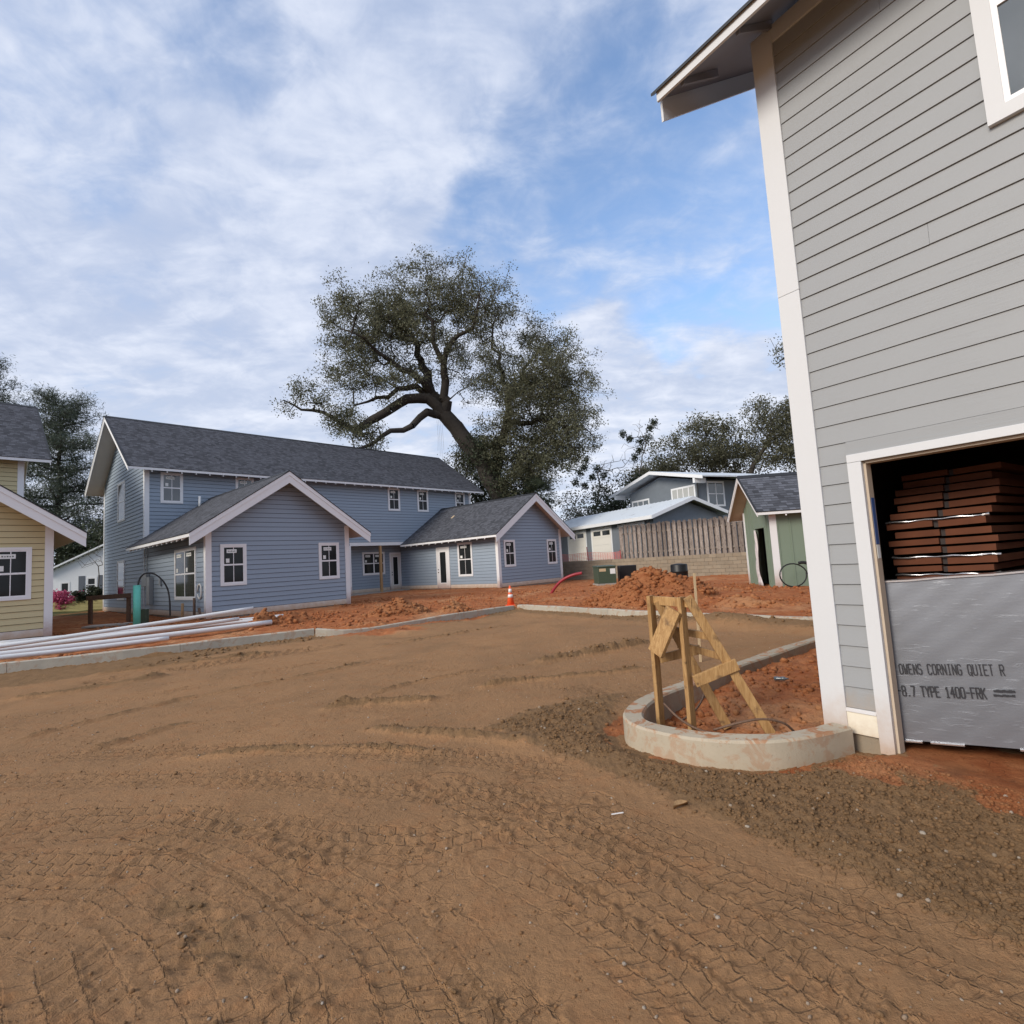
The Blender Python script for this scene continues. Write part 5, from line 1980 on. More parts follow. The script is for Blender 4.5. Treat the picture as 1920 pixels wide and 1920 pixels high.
# white pipes dumped behind the left kerb
def pipe(a, b, r, lab):
    a, b = Vector(a), Vector(b)
    n = 14
    pts = []
    for i in range(n + 1):
        t = i / n
        p = a.lerp(b, t)
        p.z -= .05 * math.sin(math.pi * t) * .4
        pts.append(p)
    t = MB().tube(pts, r, 12, False)
    tt = MB().tube(pts, r, 12, False)
    d = (b - a).normalized()
    root = tag(MB().tube(pts, r, 12, False).build('plastic_pipe', 'pvc', None, True), lab, 'pipe', 'white pipes behind the left kerb')
    sol = root.modifiers.new('wall', 'SOLIDIFY')
    sol.thickness = .006
    return root


pipe((-14.2, 14.7, .32), (-7.62, 18.45, .34), .055, 'white plastic pipe farthest back in the pile, nearest the houses')
pipe((-13.6, 14.0, .33), (-7.2, 17.85, .33), .055, 'white plastic pipe second from the back of the pile')
pipe((-13.0, 13.35, .31), (-9.1, 16.9, .32), .055, 'short white plastic pipe ending mid-pile')
pipe((-12.9, 12.9, .28), (-8.4, 16.6, .45), .055, 'white plastic pipe crossing under the raised one')
pipe((-12.3, 12.2, .26), (-7.40, 16.55, .30), .070, 'thickest white plastic pipe at the front of the pile')
pipe((-12.8, 12.6, .36), (-7.85, 16.35, .76), .050, 'white plastic pipe with its end propped up on a clay lump')
pipe((-11.6, 11.95, .25), (-9.0, 14.2, .24), .055, 'short white plastic pipe beside the kerb edge')

# heaps and lumps of clay
def heap(name, lab, c, rx, ry, hgt, rot, seed, n=46, cl=520, cs=.05, red=.95):
    rg = np.random.default_rng(seed)
    g = np.linspace(-1.15, 1.15, n)
    X, Y = np.meshgrid(g, g)
    r = np.sqrt(X ** 2 + Y ** 2)
    wx, wy = X * rx, Y * ry
    cr_, sr_ = math.cos(rot), math.sin(rot)
    ox, oy = c[0] + wx * cr_ - wy * sr_, c[1] + wx * sr_ + wy * cr_
    nn = fbm(ox, oy, 1.4, 4, seed)
    prof = np.clip(1 - r * (.82 + .45 * nn), 0, 1) ** .8
    gl = land(ox.ravel(), oy.ravel(), False)[0].reshape(ox.shape)
    z = gl - .07 + hgt * prof * (.75 + .5 * fbm(ox, oy, 2.7, 3, seed + 3)) + .10 * (fbm(ox, oy, 7, 3, seed + 5) - .5) * (prof > 0.02) + .05 * (fbm(ox, oy, 19, 3, seed + 6) - .5)
    ii = np.arange(n * n).reshape(n, n)
    F = np.stack([ii[:-1, :-1], ii[:-1, 1:], ii[1:, 1:], ii[1:, :-1]], -1).reshape(-1, 4)
    col = np.tile(np.array([[red, .0, 0]]), (n * n, 1))
    o = np_obj(name, np.stack([ox, oy, z], -1).reshape(-1, 3), F, 'soil_clod', None, True, col)
    tag(o, lab, 'dirt heap')
    # lumps stuck all over it
    q = rg.random((cl, 2)) * 2 - 1
    q = q[(q ** 2).sum(1) < .95]
    px_, py_ = q[:, 0] * rx, q[:, 1] * ry
    wx_, wy_ = c[0] + px_ * cr_ - py_ * sr_, c[1] + px_ * sr_ + py_ * cr_
    i_ = np.clip(((q[:, 0] + 1.15) / 2.3 * (n - 1)).round().astype(int), 0, n - 1)
    j_ = np.clip(((q[:, 1] + 1.15) / 2.3 * (n - 1)).round().astype(int), 0, n - 1)
    zz = z[j_, i_]
    sz = cs * (.25 + 2.0 * rg.random(len(q)) ** 5)
    ch = scatter('clod', np.stack([wx_, wy_], -1), sz, np.tile(np.array([[red, 0, 0]]), (len(q), 1)), seed + 9, z=zz, sink=.1)
    ch.parent = o
    kind(ch, 'stuff')
    return o


heap('dirt_heap', 'big heap of crumbly red clay beside the green transformer', (4.15, 17.7), 2.35, 1.35, 1.12, R(-25), 31, 80, 3600, .048, .80)
heap('dirt_heap', 'small dark red clay heap in front of the porch', (-4.0, 18.5), 1.15, .65, .62, R(25), 41, 50, 900, .045, .72)
heap('dirt_heap', 'low flat clay heap left of the traffic cone', (-2.1, 18.75), .75, .4, .34, R(20), 51, 40, 300, .042, .8)
heap('dirt_heap', 'low spread of clay spoil right of the big heap by the back kerb', (6.2, 14.6), 1.5, .6, .28, R(-45), 56, 40, 500, .045)
heap('dirt_heap', 'reddish clay lumps spilled around the pipe ends', (-7.0, 17.2), .9, .5, .40, R(30), 61, 40, 360, .045, .8)
hp = heap('clay_lump', 'brown clay boulder propping up a white pipe', (-7.75, 16.75), .40, .30, .62, R(10), 71, 26, 140, .06, .7)
hp['category'] = 'clay lump'

# traffic cone
CN = thing('traffic_cone', 'orange traffic cone with two white bands beside the back kerb', 'traffic cone', (-.24, 19.75, wz(-.24, 19.75, .0)))
mb = MB()
mb.box((-.19, -.19, 0), (.19, .19, .035))
mb.build('base', 'cone_orange', CN, bev=.01)
def cone_r(z):
    return .135 - (.135 - .028) * (z - .035) / .68
def band(z0, z1, mt, nm, e=0.0):
    mb = MB()
    mb.lathe([(cone_r(z0) + e, z0), (cone_r(z1) + e, z1)], n=20)
    mb.build(nm, mt, CN, True)
band(.035, .715, 'cone_orange', 'body')
band(.29, .40, 'cone_white', 'band', .003)
band(.47, .60, 'cone_white', 'band', .003)

# red conduit arching out of the ground
tag(MB().tube(smooth_poly([(1.35, 23.1, .05), (1.5, 23.0, .38), (1.85, 22.8, .78), (2.3, 22.6, .99), (2.72, 22.5, 1.05)], 2), .06, 10).build('red_conduit', 'red_conduit', None, True),
    'red plastic conduit curving up out of the clay', 'conduit')

# pad transformer
TR = thing('pad_transformer', 'dark green pad transformer box half hidden by the big clay heap', 'transformer', (4.35, 26.9, wz(4.35, 26.9)), R(8))
mb = MB()
mb.box((-.5, -.45, .0), (.5, .45, .10))
mb.build('pad', 'concrete_slab', TR)
mb = MB()
mb.box((-.45, -.4, .10), (.45, .4, .88))
mb.build('cabinet', 'transformer_green', TR, bev=.02)
mb = MB()
mb.hexa([(-.47, -.43, .88), (.47, -.43, .88), (.47, .42, .88), (-.47, .42, .88), (-.47, -.43, .93), (.47, -.43, .93), (.47, .42, .97), (-.47, .42, .97)])
mb.build('lid', 'transformer_green', TR)
mb = MB()
mb.box((.16, -.408, .55), (.42, -.4005, .80))
mb.build('label', 'sticker', TR)
mb = MB()
mb.box((-.38, -.408, .68), (-.05, -.4005, .82))
mb.build('warning_label', 'stake_wood', TR)
mb = MB()
mb.box((0, 0, 0), (.85, .6, .92))
o = tag(mb.build('equipment_box', 'black_plastic', None, bev=.03), 'black equipment box just right of the transformer', 'box')
o.location = (5.15, 27.2, wz(5.2, 27.4))
mb = MB()
mb.lathe([(.30, 0), (.33, .02), (.33, .25), (.345, .27), (.345, .30), (.33, .32), (.33, .58), (.345, .60), (.345, .63), (.33, .65), (.33, .86), (.31, .90), (.10, .93)], n=24)
o = tag(mb.build('plastic_drum', 'black_plastic', None, True), 'black ribbed plastic drum behind the right side of the big clay heap', 'drum')
o.location = (6.55, 22.0, wz(6.5, 22.0, .0))

# black water line coiled in front of the shed
zg = wz(8.9, 17.8)
tag(MB().tube([(8.98 + .46 * math.cos(a), 17.82 + .06 * math.sin(a * 1.3), zg + .40 + .37 * math.sin(a)) for a in [i * .28 for i in range(24)]], .022, 8).build('water_line', 'black_hose', None, True),
    'thin black water line coiled upright at the shed corner', 'hose')
tag(MB().tube(smooth_poly([(9.78, 17.75, zg - .05), (9.74, 17.78, zg + .35), (9.60, 17.8, zg + .68), (9.38, 17.82, zg + .80), (9.2, 17.84, zg + .78)], 2), .05, 10).build('stub_pipe', 'black_hose', None, True),
    'thick black pipe bending out of the ground beside the shed', 'pipe')
mb = MB()
mb.box((-.6, -.3, 0), (1.0, .3, .05))
o = tag(mb.build('concrete_pad', 'concrete_slab'), 'thin concrete pad on the ground before the shed', 'pad')
o.location = (10.1, 17.55, wz(10.1, 17.5, .01))

# teal riser pipe with its cable
TP = thing('riser_pipe', 'upright teal plastic riser pipe with black cable at the blue house corner', 'pipe', (-12.25, 17.7, wz(-12.25, 17.7)))
mb = MB()
mb.tube([(0, 0, -.1), (0, 0, 1.36)], .105, 16)
mb.build('pipe', 'teal_pipe', TP, True)
mb = MB()
mb.tube(smooth_poly([(.02, 0, 1.1), (.04, .02, 1.55), (.18, .1, 1.75), (.42, .25, 1.72), (.68, .42, 1.35), (.76, .48, .9), (.76, .5, .3)], 2), .026, 8)
mb.build('cable', 'black_hose', TP, True)

# brown timber rail
BR = thing('timber_rail', 'low brown timber rail on two posts between the houses', 'rail', (-16.0, 20.6, wz(-15.5, 20.6)))
for x, y in ((0, 0), (1.35, .12)):
    MB().bar((x, y, -.1), (x, y, .95), .11, .11, (0, 1, 0), .05).build('post', 'brown_wood', BR)
MB().bar((-.10, -.075, .98), (1.48, .05, 1.00), .05, .17, (0, 0, 1), .05).build('top_rail', 'brown_wood', BR)
mb = MB()
mb.box((-.55, -.35, 0), (.75, .35, .05))
o = tag(mb.build('cover_slab', 'concrete_slab'), 'pale cover slab lying under the timber rail', 'slab')
o.location = (-14.4, 19.2, wz(-14.4, 19.2, .02))
o.rotation_euler = (0, 0, R(15))
for k, (x, y, h, ln, lab) in enumerate(((-11.95, 19.6, .62, .02, 'rusty pipe stub left of the pair before the blue wing'), (-11.60, 19.75, .78, .0, 'taller pipe stub before the blue wing'), (-11.0, 19.2, .42, -.12, 'short leaning pipe stub at the blue wing corner'))):
    z0 = wz(x, y)
    tag(MB().tube([(x, y, z0 - .1), (x + ln, y, z0 + h)], .045, 10).build('pipe_stub', 'brown_wood' if k else 'post_wood', None, True), lab, 'pipe stub', 'pipe stubs by the blue wing')
mb = MB()
mb.box((0, 0, 0), (.24, .16, .52))
o = tag(mb.build('utility_box', 'transformer_green', None, bev=.01), 'small dark utility box behind the teal riser', 'utility box')
o.location = (-13.0, 18.9, wz(-13, 18.9))

# landscape timbers at the far lawn
mb = MB()
for k in range(3):
    mb.bar((-30.5, 31.8 + .02 * k, .38 + .21 * k), (-17.0, 34.2 + .02 * k, .38 + .21 * k), .18, .2, (0, 0, 1))
tag(mb.build('timber_edging', 'timber_edge'), 'low yellow-green timber edging along the far lawn', 'edging')

# orange barrier mesh by the neighbour's garage
SF = thing('barrier_fence', 'sagging orange-red barrier mesh before the garage doors', 'barrier fence', (*b2w(RET_U + .5, 2.2), 1.42), BLUE_RZ)
def sag(t):
    return .62 - .05 * math.sin(t * 9) - .10 * abs(math.sin(t * 2.2))
mb = MB()
for k in range(28):
    t = k / 27
    mb.bar((.02 * math.sin(k), -5.0 * t, .0), (.05 * math.sin(k * .8), -5.0 * t, sag(t)), .012, .012, (0, 1, 0))
for j in range(7):
    for k in range(27):
        t, t2 = k / 27, (k + 1) / 27
        mb.bar((.03 * math.sin(k), -5.0 * t, .02 + (sag(t) - .03) * j / 6), (.03 * math.sin(k + 1), -5.0 * t2, .02 + (sag(t2) - .03) * j / 6), .014, .022, (0, 0, 1))
mb.build('mesh', 'silt_fabric', SF)
for v in (-.1, -2.5, -5.0):
    MB().bar((.04, v, -.1), (.04, v + .03, .95 if v < -1 and v > -4 else .62), .04, .04, (0, 1, 0)).build('stake', 'red_conduit', SF)
mb = MB()
mb.bar((.04, -5.1, .0), (-.05, -6.1, .02), .03, .03, (0, 0, 1))
mb.build('fallen_mesh', 'silt_fabric', SF)

# small litter
mb = MB()
mb.hexa([(0, 0, 0), (.42, .10, .24), (.46, .26, .265), (.05, .17, .03), (0, 0, .015), (.42, .10, .255), (.46, .26, .28), (.05, .17, .045)])
o = tag(mb.build('roof_scrap', 'stake_wood'), 'pale scrap of board lying on the right wing roof', 'scrap')
o.location = (*b2w(16.12, 5.35), 4.685)
o.rotation_euler = (0, 0, BLUE_RZ)
mb = MB()
vs_ = []
for i in range(7):
    t_ = i / 6
    w_ = .032 * math.sin(math.pi * (t_ * .92 + .04))
    vs_ += [(t_ * .13, -w_, .018 + .012 * math.sin(t_ * 3) + .01), (t_ * .13, 0, .012 * math.sin(t_ * 3)), (t_ * .13, w_, .014 + .012 * math.sin(t_ * 3) + .012)]
mb.add(vs_, [(i * 3 + j, i * 3 + j + 1, i * 3 + j + 4, i * 3 + j + 3) for i in range(6) for j in range(2)])
lf = tag(mb.build('dead_leaf', 'post_wood', None, True), 'curled brown dead leaf at the edge of the dark spoil', 'leaf')
lx, ly = .98, 3.90
lf.location = (lx, ly, float(land(np.array([lx]), np.array([ly]))[0][0]) + .008)
lf.rotation_euler = (0, 0, R(25))
lx, ly = .60, 3.92
zl = float(land(np.array([lx]), np.array([ly]))[0][0]) + .012
tag(MB().bar((lx - .042, ly, zl), (lx + .042, ly + .01, zl + .003), .009, .005).build('wood_sliver', 'cone_white'), 'tiny white sliver lying on the tread prints', 'sliver')

# ------------------------------------------------------------------ trees and shrubs
def frames(d):
    ref = np.where(np.abs(d[:, 2:3]) < .9, np.array([[0., 0., 1.]]), np.array([[1., 0., 0.]]))
    u = np.cross(d, ref)
    u /= np.linalg.norm(u, axis=1, keepdims=True) + 1e-9
    return u, np.cross(d, u)


def tubes_np(P0, P1, r0, r1, n):
    d = P1 - P0
    L = np.linalg.norm(d, axis=1, keepdims=True) + 1e-9
    d = d / L
    u, v = frames(d)
    a = np.arange(n) * 2 * np.pi / n
    ring = np.cos(a)[None, :, None] * u[:, None] + np.sin(a)[None, :, None] * v[:, None]
    A = (P0 - d * r0[:, None] * .25)[:, None] + ring * r0[:, None, None]
    B = (P1 + d * r1[:, None] * .25)[:, None] + ring * r1[:, None, None]
    V = np.concatenate([A, B], 1).reshape(-1, 3)
    k = np.arange(n)
    f = np.stack([k, (k + 1) % n, n + (k + 1) % n, n + k], -1)
    F = (f[None] + (np.arange(len(P0)) * 2 * n)[:, None, None]).reshape(-1, 4)
    return V, F


def leaves_np(C, per, spread, ln, wd, rg, flat=.6, droop=0.0):
    n = len(C) * per
    c = np.repeat(C, per, 0) + rg.normal(0, 1, (n, 3)) * np.array([spread, spread, spread * flat])
    d = rg.normal(0, 1, (n, 3))
    d[:, 2] -= droop
    d /= np.linalg.norm(d, axis=1, keepdims=True)
    q = rg.normal(0, 1, (n, 3))
    s = np.cross(d, q)
    s /= np.linalg.norm(s, axis=1, keepdims=True) + 1e-9
    k = (.6 + .8 * rg.random(n))[:, None]
    d = d * ln * k
    s = s * wd * k * .5
    V = np.stack([c - d * .5, c + s - d * .05, c + d * .5, c - s - d * .05], 1).reshape(-1, 3)
    return V, np.arange(n * 4).reshape(n, 4)


class Tree:
    def __init__(s, seed):
        s.rg = np.random.default_rng(seed)
        s.pos, s.par, s.path, s.fix = [], [], [], []

    def limb(s, pts, r, parent=None, step=.7, wig=.12):
        """polyline of a main limb with radii from r[0] to r[1]; starts at the node nearest its first point"""
        pts = [np.array(p, float) for p in pts]
        if s.pos:
            P = np.array(s.pos)
            last = int(np.argmin(((P - pts[0]) ** 2).sum(1)))
        else:
            s.pos.append(pts[0])
            s.par.append(-1)
            s.path.append(0)
            s.fix.append(r[0])
            last = 0
        tot = sum(np.linalg.norm(b - a) for a, b in zip(pts[:-1], pts[1:]))
        acc = 0
        for a, b in zip(pts[:-1], pts[1:]):
            L = np.linalg.norm(b - a)
            k = max(1, int(L / step))
            for i in range(1, k + 1):
                p = a + (b - a) * i / k + s.rg.normal(0, wig * min(1, L / 3), 3)
                acc += L / k
                s.pos.append(p)
                s.par.append(last)
                s.path.append(s.path[last] + L / k)
                s.fix.append(r[0] + (r[1] - r[0]) * acc / tot)
                last = len(s.pos) - 1

    def twigs(s, tips, bf=.12, step=.9, wig=.16, lift=.10, minpath=0.0):
        """join every tip to the growing skeleton, nearest first"""
        P = np.array(s.pos)
        d = np.array([((P - t) ** 2).sum(1).min() for t in tips])
        order = np.argsort(d)
        cap = len(s.pos) + len(tips) * 12
        buf = np.zeros((cap, 3))
        buf[:len(P)] = P
        pl = np.zeros(cap)
        pl[:len(P)] = s.path
        ok = np.zeros(cap, bool)
        ok[:len(P)] = np.array(s.path) >= minpath
        n = len(P)
        s.tip_nodes = []
        for ti in order:
            t = tips[ti]
            dd = np.sqrt(((buf[:n] - t) ** 2).sum(1)) + bf * pl[:n] + np.where(ok[:n], 0, 99)
            j = int(np.argmin(dd))
            a = buf[j].copy()
            L = np.linalg.norm(t - a)
            k = max(1, min(10, int(L / step)))
            last = j
            bend = s.rg.normal(0, 1, 3) * wig * L
            bend[2] += lift * L
            for i in range(1, k + 1):
                q = i / k
                p = a + (t - a) * q + bend * math.sin(math.pi * q) * .6 + (s.rg.normal(0, .05 * min(L, 1.5), 3) if i < k else 0)
                s.pos.append(p)
                s.par.append(last)
                s.path.append(s.path[last] + L / k)
                s.fix.append(0)
                buf[n] = p
                pl[n] = s.path[-1]
                ok[n] = True
                last = n
                n += 1
            s.tip_nodes.append(last)

    def wood(s, name, parent, mat, r0=.012, ex=.44, nmin=3):
        n = len(s.pos)
        par = np.array(s.par)
        cnt = np.zeros(n)
        ch = np.bincount(par[par >= 0], minlength=n)
        cnt[ch == 0] = 1
        for i in range(n - 1, 0, -1):
            cnt[par[i]] += cnt[i]
        r = np.maximum(r0 * cnt ** ex, np.array(s.fix))
        P = np.array(s.pos)
        e = np.where(par >= 0)[0]
        rp = np.minimum(r[par[e]], r[e] * 1.6 + .01)
        big = rp > .12
        V1, F1 = tubes_np(P[par[e]][big], P[e][big], rp[big], r[e][big], 9)
        V2, F2 = tubes_np(P[par[e]][~big], P[e][~big], rp[~big], r[e][~big], 4)
        return np_obj(name, np.concatenate([V1, V2]), np.concatenate([F1, F2 + len(V1)]), mat, parent, True)

    def leafage(s, parent, mat, per, spread, ln, wd, name='crown', extra=.0, flat=.7, droop=0.0):
        P = np.array(s.pos)
        C = P[s.tip_nodes]
        if extra:
            fine = np.array([i for i in range(len(P)) if s.fix[i] == 0])
            m = fine[s.rg.random(len(fine)) < extra]
            C = np.concatenate([C, P[m]])
        V, F = leaves_np(C, per, spread, ln, wd, s.rg, flat, droop)
        return np_obj(name, V, F, mat, parent)


def blob_tips(rg, blobs, flat=1.0):
    out = []
    for (c, r, n) in blobs:
        q = rg.normal(0, 1, (n, 3))
        q /= np.linalg.norm(q, axis=1, keepdims=True)
        q *= (rg.random((n, 1)) ** (1 / 2.2))
        k = max(1, n // 5)                          # sprays of a few twigs round a common point
        g = q[rg.integers(0, k, n)]
        q = g + (q - g) * .0 + rg.normal(0, 1, (n, 3)) * (min(.55, .28 * min(r)) / np.array(r))
        out.append(np.array(c) + q * np.array(r))
    return np.concatenate(out)


# --- the big live oak behind the blue house
OKT = thing('live_oak', 'huge spreading live oak towering behind the blue house', 'tree', (0, 0, 0))
t = Tree(4)
t.limb([(.1, 44, .8), (-.32, 44, 4.0), (-.88, 44, 7.08), (-2.15, 44, 10.01), (-3.78, 44, 12.34), (-5.14, 44, 14.21)], (1.05, .60), wig=.05)
for pts, r in (
        ([(-5.14, 44, 14.21), (-6.42, 43.5, 15.27), (-7.85, 43, 15.43), (-9.46, 42.3, 14.22), (-10.64, 41.8, 13.08), (-11.67, 41.4, 12.58)], (.46, .30)),
        ([(-11.67, 41.4, 12.58), (-12.68, 41, 13.21), (-13.92, 40.5, 13.9), (-15.35, 40, 14.01), (-16.53, 39.5, 14.59)], (.22, .05)),
        ([(-5.15, 44, 14.08), (-6.39, 43, 14.14), (-7.76, 42, 12.75), (-9.03, 41, 12.07), (-10.11, 40.3, 11.15), (-11.13, 39.6, 10.81)], (.36, .10)),
        ([(-5.14, 44, 14.21), (-6.18, 44.5, 16.25), (-6.82, 45.5, 18.73), (-7.72, 46, 21.37), (-8.88, 46.5, 23.6), (-9.61, 47, 25.0)], (.52, .06)),
        ([(-6.18, 44.5, 16.25), (-7.55, 43, 17.41), (-8.82, 42, 18.0), (-10.01, 41, 18.99), (-11.35, 40, 19.92)], (.34, .06)),
        ([(-6.18, 44.5, 16.25), (-8.13, 43.5, 16.27), (-10.1, 42.5, 15.41), (-11.56, 41.5, 14.34)], (.30, .06)),
        ([(-4.88, 44, 14.06), (-4.96, 43.5, 16.53), (-4.99, 43, 18.15), (-4.12, 42.5, 19.68), (-2.53, 42, 20.48), (-1.53, 41, 21.92)], (.42, .06)),
        ([(-4.99, 43, 18.15), (-5.48, 43, 19.97), (-6.03, 43, 22.27), (-5.99, 43.5, 24.5)], (.24, .05)),
        ([(-1.38, 44, 8.2), (-1.03, 44.5, 10.71), (-.24, 45, 13.05), (.34, 45.5, 15.47), (1.9, 46, 18.37), (3.71, 46.5, 20.5)], (.50, .06)),
        ([(-.24, 45, 13.05), (1.76, 44, 13.12), (3.86, 43, 12.73), (5.62, 42, 11.93)], (.26, .05)),
        ([(.34, 45.5, 15.47), (2.87, 44.5, 16.38), (5.1, 44, 16.99)], (.24, .05)),
        ([(.34, 45.5, 15.47), (.02, 44.5, 17.48), (-.73, 43.5, 19.43), (-.83, 43, 21.0)], (.24, .05))):
    t.limb(pts, r, wig=.22)
k_ = .0431
tips = blob_tips(t.rg, [((-8.05, 45, 24.0), (5.0, 4.5, 3.0), 330), ((-11.5, 42, 20.0), (3.4, 4, 3.7), 270), ((-12.4, 42, 17.1), (2.6, 3, 2.1), 100), ((-6.3, 44, 20.6), (4.6, 5, 3.2), 260),
                        ((-1.6, 43, 22.8), (3.3, 4, 2.9), 250), ((3.6, 46, 20.3), (2.6, 3.6, 2.6), 170), ((4.2, 44.5, 15.9), (3.3, 4, 3.8), 380), ((4.7, 43, 11.8), (2.4, 3, 2.7), 210),
                        ((-.6, 44, 17.8), (3.2, 4, 3.3), 190), ((.9, 45, 12.2), (3.2, 3.4, 2.6), 210), ((-15.4, 39.8, 14.6), (2.0, 1.4, 1.2), 45), ((-12.9, 41, 13.6), (2.0, 1.8, 1.2), 60),
                        ((-10.6, 40.6, 11.6), (2.0, 1.6, 1.3), 70), ((-3.6, 46, 10.2), (1.6, 2.5, 2.0), 70), ((2.2, 45, 9.2), (2.4, 2.5, 1.9), 130), ((-3.9, 44, 24.5), (3.2, 3.6, 2.3), 170),
                        ((-9.5, 43, 22.4), (3.4, 3.6, 3.0), 190), ((2.9, 44, 10.0), (3.0, 3, 2.1), 200), ((-3.3, 45.5, 11.2), (1.6, 2, 1.7), 90), ((.6, 43, 15.0), (2.4, 2.5, 2.4), 120), ((-.6, 42.8, 10.2), (1.5, .8, 1.6), 60), ((.6, 42.9, 8.0), (1.5, .7, 1.8), 70), ((3.6, 43.5, 14.0), (2.6, 2, 2.6), 110), ((-8.9, 41.5, 16.2), (3.0, 2.4, 1.4), 70), ((2.0, 42.5, 14.5), (3.0, 2.5, 3.0), 120)])
t.twigs(tips, .10, .9, .14, .10, 11.0)
t.wood('trunk', OKT, 'bark', .016, .43)
t.leafage(OKT, 'leaf_oak', 34, .32, .165, .078, extra=.26)
# creeper on the trunk
rg = np.random.default_rng(9)
q = rg.random(420)
vc = np.stack([-.1 - 2.4 * np.clip(q - .25, 0, 1) * 1.2 + rg.normal(0, .8, 420), 43.3 + rg.normal(0, .5, 420), 4 + 8.0 * q], -1)
V, F = leaves_np(vc, 14, .25, .2, .1, rg)
np_obj('creeper', V, F, 'leaf_dark', OKT)
# hanging moss strands
mb = MB()
for k in range(4):
    x = -5.6 + .13 * k
    mb.tube([(x, 43, 13.4), (x + .04, 43, 12.0), (x - .03 + .03 * k, 43, 10.9 - .45 * (k % 3))], .008, 3)
mb.build('moss_strands', 'bark_pale', OKT)


def crown_tree(name, lab, base, trunk, blobs, mat, seed, per=14, ln=.26, wd=.12, spread=.4, bark='bark', r=(.35, .12), limbs=(), extra=.15, group=None, cat='tree', r0=.016, lift=.1, minpath=2.0, trunkname='trunk', flat=.7):
    T_ = thing(name, lab, cat, (base[0], base[1], 0), 0, group)
    b = np.array([base[0], base[1], 0])
    t = Tree(seed)
    t.limb([np.array(p) - b for p in trunk], r, wig=.08)
    for pts in limbs:
        t.limb([np.array(p) - b for p in pts], (r[1] * .9, .04))
    tips = blob_tips(t.rg, [(np.array(c) - b, rr, n) for c, rr, n in blobs])
    t.twigs(tips, .12, .9, .14, lift, minpath)
    t.wood(trunkname, T_, bark, r0)
    if per:
        t.leafage(T_, mat, per, spread, ln, wd, extra=extra, flat=flat)
    return T_, t


G_R = 'trees beyond the neighbour house'
crown_tree('oak_tree', 'broad grey-green oak behind the slate-blue house', (26, 68), [(26, 68, .5), (25.8, 68, 5), (25.2, 68, 9)],
           [((24.5, 68, 14.6), (6.0, 4.5, 3.8), 330), ((20, 67, 12.5), (3.6, 3.5, 2.4), 130), ((28.5, 69, 13), (4, 4, 3), 170), ((17, 66, 10.5), (3, 3, 2), 100)], 'leaf_mix', 12, 26, .30, .14, .5, r=(.6, .35), group=G_R)
crown_tree('oak_tree', 'twisted oak leaning between the shed roof and the grey house', (27, 64), [(27, 64, .5), (27.6, 64, 8), (28.6, 64, 11), (30.5, 64, 13.5)],
           [((32.5, 64, 16.0), (4.6, 4, 3.6), 300), ((31, 63, 12.5), (4.2, 3.5, 2.2), 170), ((36, 64, 13), (3.5, 3.5, 3), 130), ((34.5, 62, 18), (2.5, 2.5, 1.8), 80)], 'leaf_mix', 13, 21, .28, .13, .45, r=(.5, .22), group=G_R)
crown_tree('mistletoe_tree', 'thin bare tree with round mistletoe clumps, tallest right of the big oak', (13.6, 60), [(13.6, 60, .5), (13.9, 60, 8), (14.4, 60, 11), (15.4, 60, 14)],
           [((15.6, 60, 15.0), (1.4, 1.4, 2.6), 26), ((13.6, 60, 13.2), (1.8, 1.6, 2.2), 22)], 'leaf_dark', 14, 0, bark='bark_pale', r=(.16, .05), group=G_R, minpath=6)
rg = np.random.default_rng(21)
mt_ = [(16.5, 60, 16.3, .55), (16.0, 60, 15.7, .5), (15.6, 59.8, 14.6, .75), (14.8, 60, 14.2, .6), (12.9, 60, 15.2, .5), (13.6, 60, 14.6, .45), (14.6, 60.2, 13.2, .55), (14.0, 60, 12.4, .6)]
par = [o for o in COL.objects if o.name.startswith('mistletoe_tree')][0]
for (x, y, z, r) in mt_:
    V, F = leaves_np(np.array([[x - 13.6, y - 60, z]]), 260, r * .42, .20, .10, rg, 1.0)
    kind(np_obj('mistletoe_clump', V, F, 'leaf_dark', par), 'stuff')
T2_, _ = crown_tree('mistletoe_tree', 'sparse pale tree with dark clumps close beside the big oak', (8.2, 57), [(8.2, 57, .5), (8.6, 57, 6), (9.4, 57, 9)],
                    [((9.2, 57, 10.2), (2.6, 1.6, 2.4), 60), ((12.0, 57, 11.2), (1.8, 1.6, 2.6), 40)], 'leaf_dark', 15, 0, bark='bark_pale', r=(.16, .06), group=G_R, minpath=4)
for (x, y, z, r) in [(8.2, 57, 12.0, .45), (7.4, 57, 10.6, .6), (7.9, 57, 11.2, .5), (9.3, 57, 10.9, .55), (8.7, 57, 10.1, .5), (6.9, 57, 9.6, .55), (9.9, 57, 10.2, .6), (7.8, 57, 9.2, .5)]:
    V, F = leaves_np(np.array([[x - 8.2, y - 57, z]]), 240, r * .42, .2, .1, rg, 1.0)
    kind(np_obj('mistletoe_clump', V, F, 'leaf_dark', T2_), 'stuff')
crown_tree('dark_tree', 'dense dark round-headed tree left of the upper slate-blue gable', (12.2, 56), [(12.2, 56, .5), (12.3, 56, 5)],
           [((12.4, 56, 7.4), (3.4, 2.6, 2.6), 200), ((9.3, 56, 5.8), (2.2, 2, 2.2), 110)], 'leaf_dark', 16, 22, .28, .14, .4, r=(.25, .12), group=G_R, minpath=1)
crown_tree('pale_tree', 'thin olive tree low beside the wing gable', (6.0, 52), [(6, 52, .5), (6.1, 52, 4)],
           [((5.9, 52, 6.0), (1.7, 1.4, 2.0), 80), ((7.2, 52, 4.6), (1.6, 1.4, 1.6), 60)], 'leaf_mix', 17, 12, .24, .11, .35, bark='bark_pale', r=(.14, .06), group=G_R, minpath=1)
